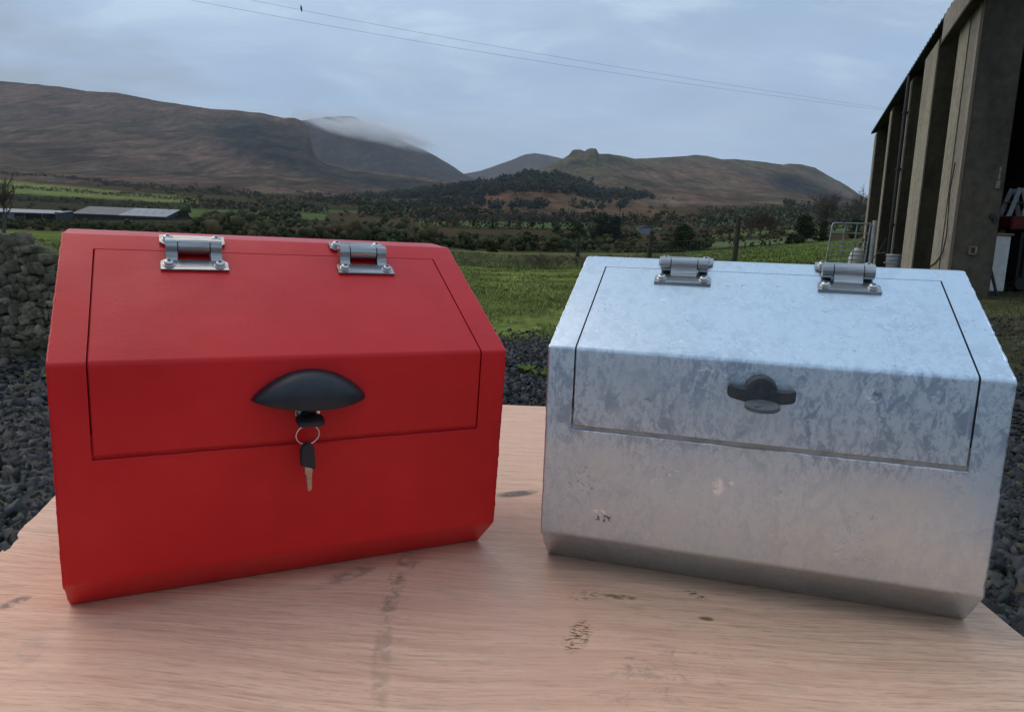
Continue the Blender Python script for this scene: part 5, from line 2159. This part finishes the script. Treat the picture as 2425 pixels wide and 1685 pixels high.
# key in the lock: flat head turned level, sticking out
keyhead(m2, lambda x, y, h: KP(x + .0035, .0165 + y, .1735 + h - .10 * (y + .009)), .0245, .0215, .0046)
m2.tube([KP(.001, .0, .1762), KP(.0015, .009, .1752)], .0032, 10)
m2.build('key', M_plast, keys, 35, .0009)
m2 = MB()
rc = (.0008, .0235, .1605)
ring = []
for i in range(48):
    an = 2 * pi * i / 48
    ring.append(KP(rc[0] + .0101 * cos(an), rc[1] - .0035 * (1 - sin(an)) * .9, rc[2] + .0101 * sin(an)))
m2.tube(ring, .00068, 8, closed=True)
m2.build('ring', M_nick, keys, 60)
hk = empty('key')
hk.parent = keys
hk.location = KP(.0008, .0185, .1395)
hk.rotation_euler = (0, radians(-5), radians(18))
m2 = MB()
pts = [(-.0068, -.0075), (.0015, -.0118), (.0068, -.0150), (.0074, -.004), (.0068, .008), (.004, .0122), (0, .0135), (-.004, .0118), (-.0066, .007)]
m2.prism(pts, -.0019, .0019, lambda x, y, h: (x, h, y))
m2.build('key_head', M_plast, hk, 35, .0008)
m2 = MB()
pts = [(-.0034, -.008), (.0038, -.008), (.0038, -.0165), (.0026, -.019), (.0032, -.0205), (.0020, -.0225), (.0030, -.0245), (.0018, -.0265), (.0027, -.0285), (.0016, -.0305), (.0020, -.0325), (0, -.0345), (-.0020, -.0335), (-.0024, -.018), (-.0034, -.0165)]
m2.prism(pts, -.0009, .0009, lambda x, y, h: (x, h, y))
m2.build('key_blade', M_brass, hk, 35)

M_keyg = noisy('lit_grey_plastic', (.085, .096, .10), (.11, .122, .126), 200, .5, 4)  # paler than the handle plastic: light on the key top put into the colour
# galvanised box: winged turn handle
P = fp('G')
m2 = MB()
cz = .2100
Mx = Matrix.Translation(P(0.0, 0, cz)) @ Matrix.Rotation(radians(90), 4, 'X')
m2.lathe([(.0142, 0), (.0146, .002), (.0146, .0125), (.0142, .0150), (.0130, .0170), (.0102, .0176), (.0098, .0165), (.0001, .0165)], 32, 0, Mx)
top = [(-.0292, .0030), (-.0270, .0044), (-.0225, .0024), (-.0175, .0012), (-.0125, .0020), (-.0085, .0056), (-.0040, .0086), (0, .0096), (.0040, .0086), (.0085, .0056), (.0125, .0020), (.0175, .0008), (.0225, .0010), (.0270, .0026), (.0294, .0030)]
bot = [(.0294, -.0058), (.0270, -.0082), (.020, -.0095), (.0125, -.0110), (.006, -.0125), (0, -.0130), (-.006, -.0120), (-.0125, -.0100), (-.020, -.0085), (-.0265, -.0070), (-.0292, -.0042)]
pl = top + bot
m2.prism([(x, z) for x, z in pl], .009, .0205, lambda x, z, h: P(x, h, cz + .0010 + z))
m2.build('handle', M_rubber, galv, 40, .0012)
kt = empty('key')
kt.matrix_world = GB @ Matrix.Translation(P(.0012, .0185, cz - .0065))
tag(kt, 'round headed grey black key standing in the galvanised box handle', 'key')
m2 = MB()
n = 36
hr = .0152
out_, inn_ = [], []
for i in range(n):
    an = 2 * pi * i / n
    out_.append((hr * cos(an), hr * .78 * sin(an) ))
hx, hy, hw_, hh_ = -.0045, .0055, .0030, .0012
for i in range(n):
    an = 2 * pi * i / n
    inn_.append((hx + hw_ * cos(an), hy + hh_ * sin(an)))


def kfn(x, y, h):
    # y outwards from the box, tilted so the outer rim drops
    return Vector((x, -(.0125 + y), -.0012 + h - .20 * (y + .010)))


vs = [kfn(x, y, .0017) for x, y in out_] + [kfn(x, y, .0017) for x, y in inn_] + [kfn(x, y, -.0017) for x, y in out_] + [kfn(x, y, -.0017) for x, y in inn_]
fs = []
for i in range(n):
    j = (i + 1) % n
    fs += [(i, j, n + j, n + i), (2 * n + i, 3 * n + i, 3 * n + j, 2 * n + j), (i, 2 * n + i, 2 * n + j, j), (n + i, n + j, 3 * n + j, 3 * n + i)]
m2.add(vs, fs)
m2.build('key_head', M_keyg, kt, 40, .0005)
m2 = MB()
m2.box(kfn(0, -.014, 0), (.008, .010, .0026))
m2.build('key_blade', M_brass, kt, 35, .0004)
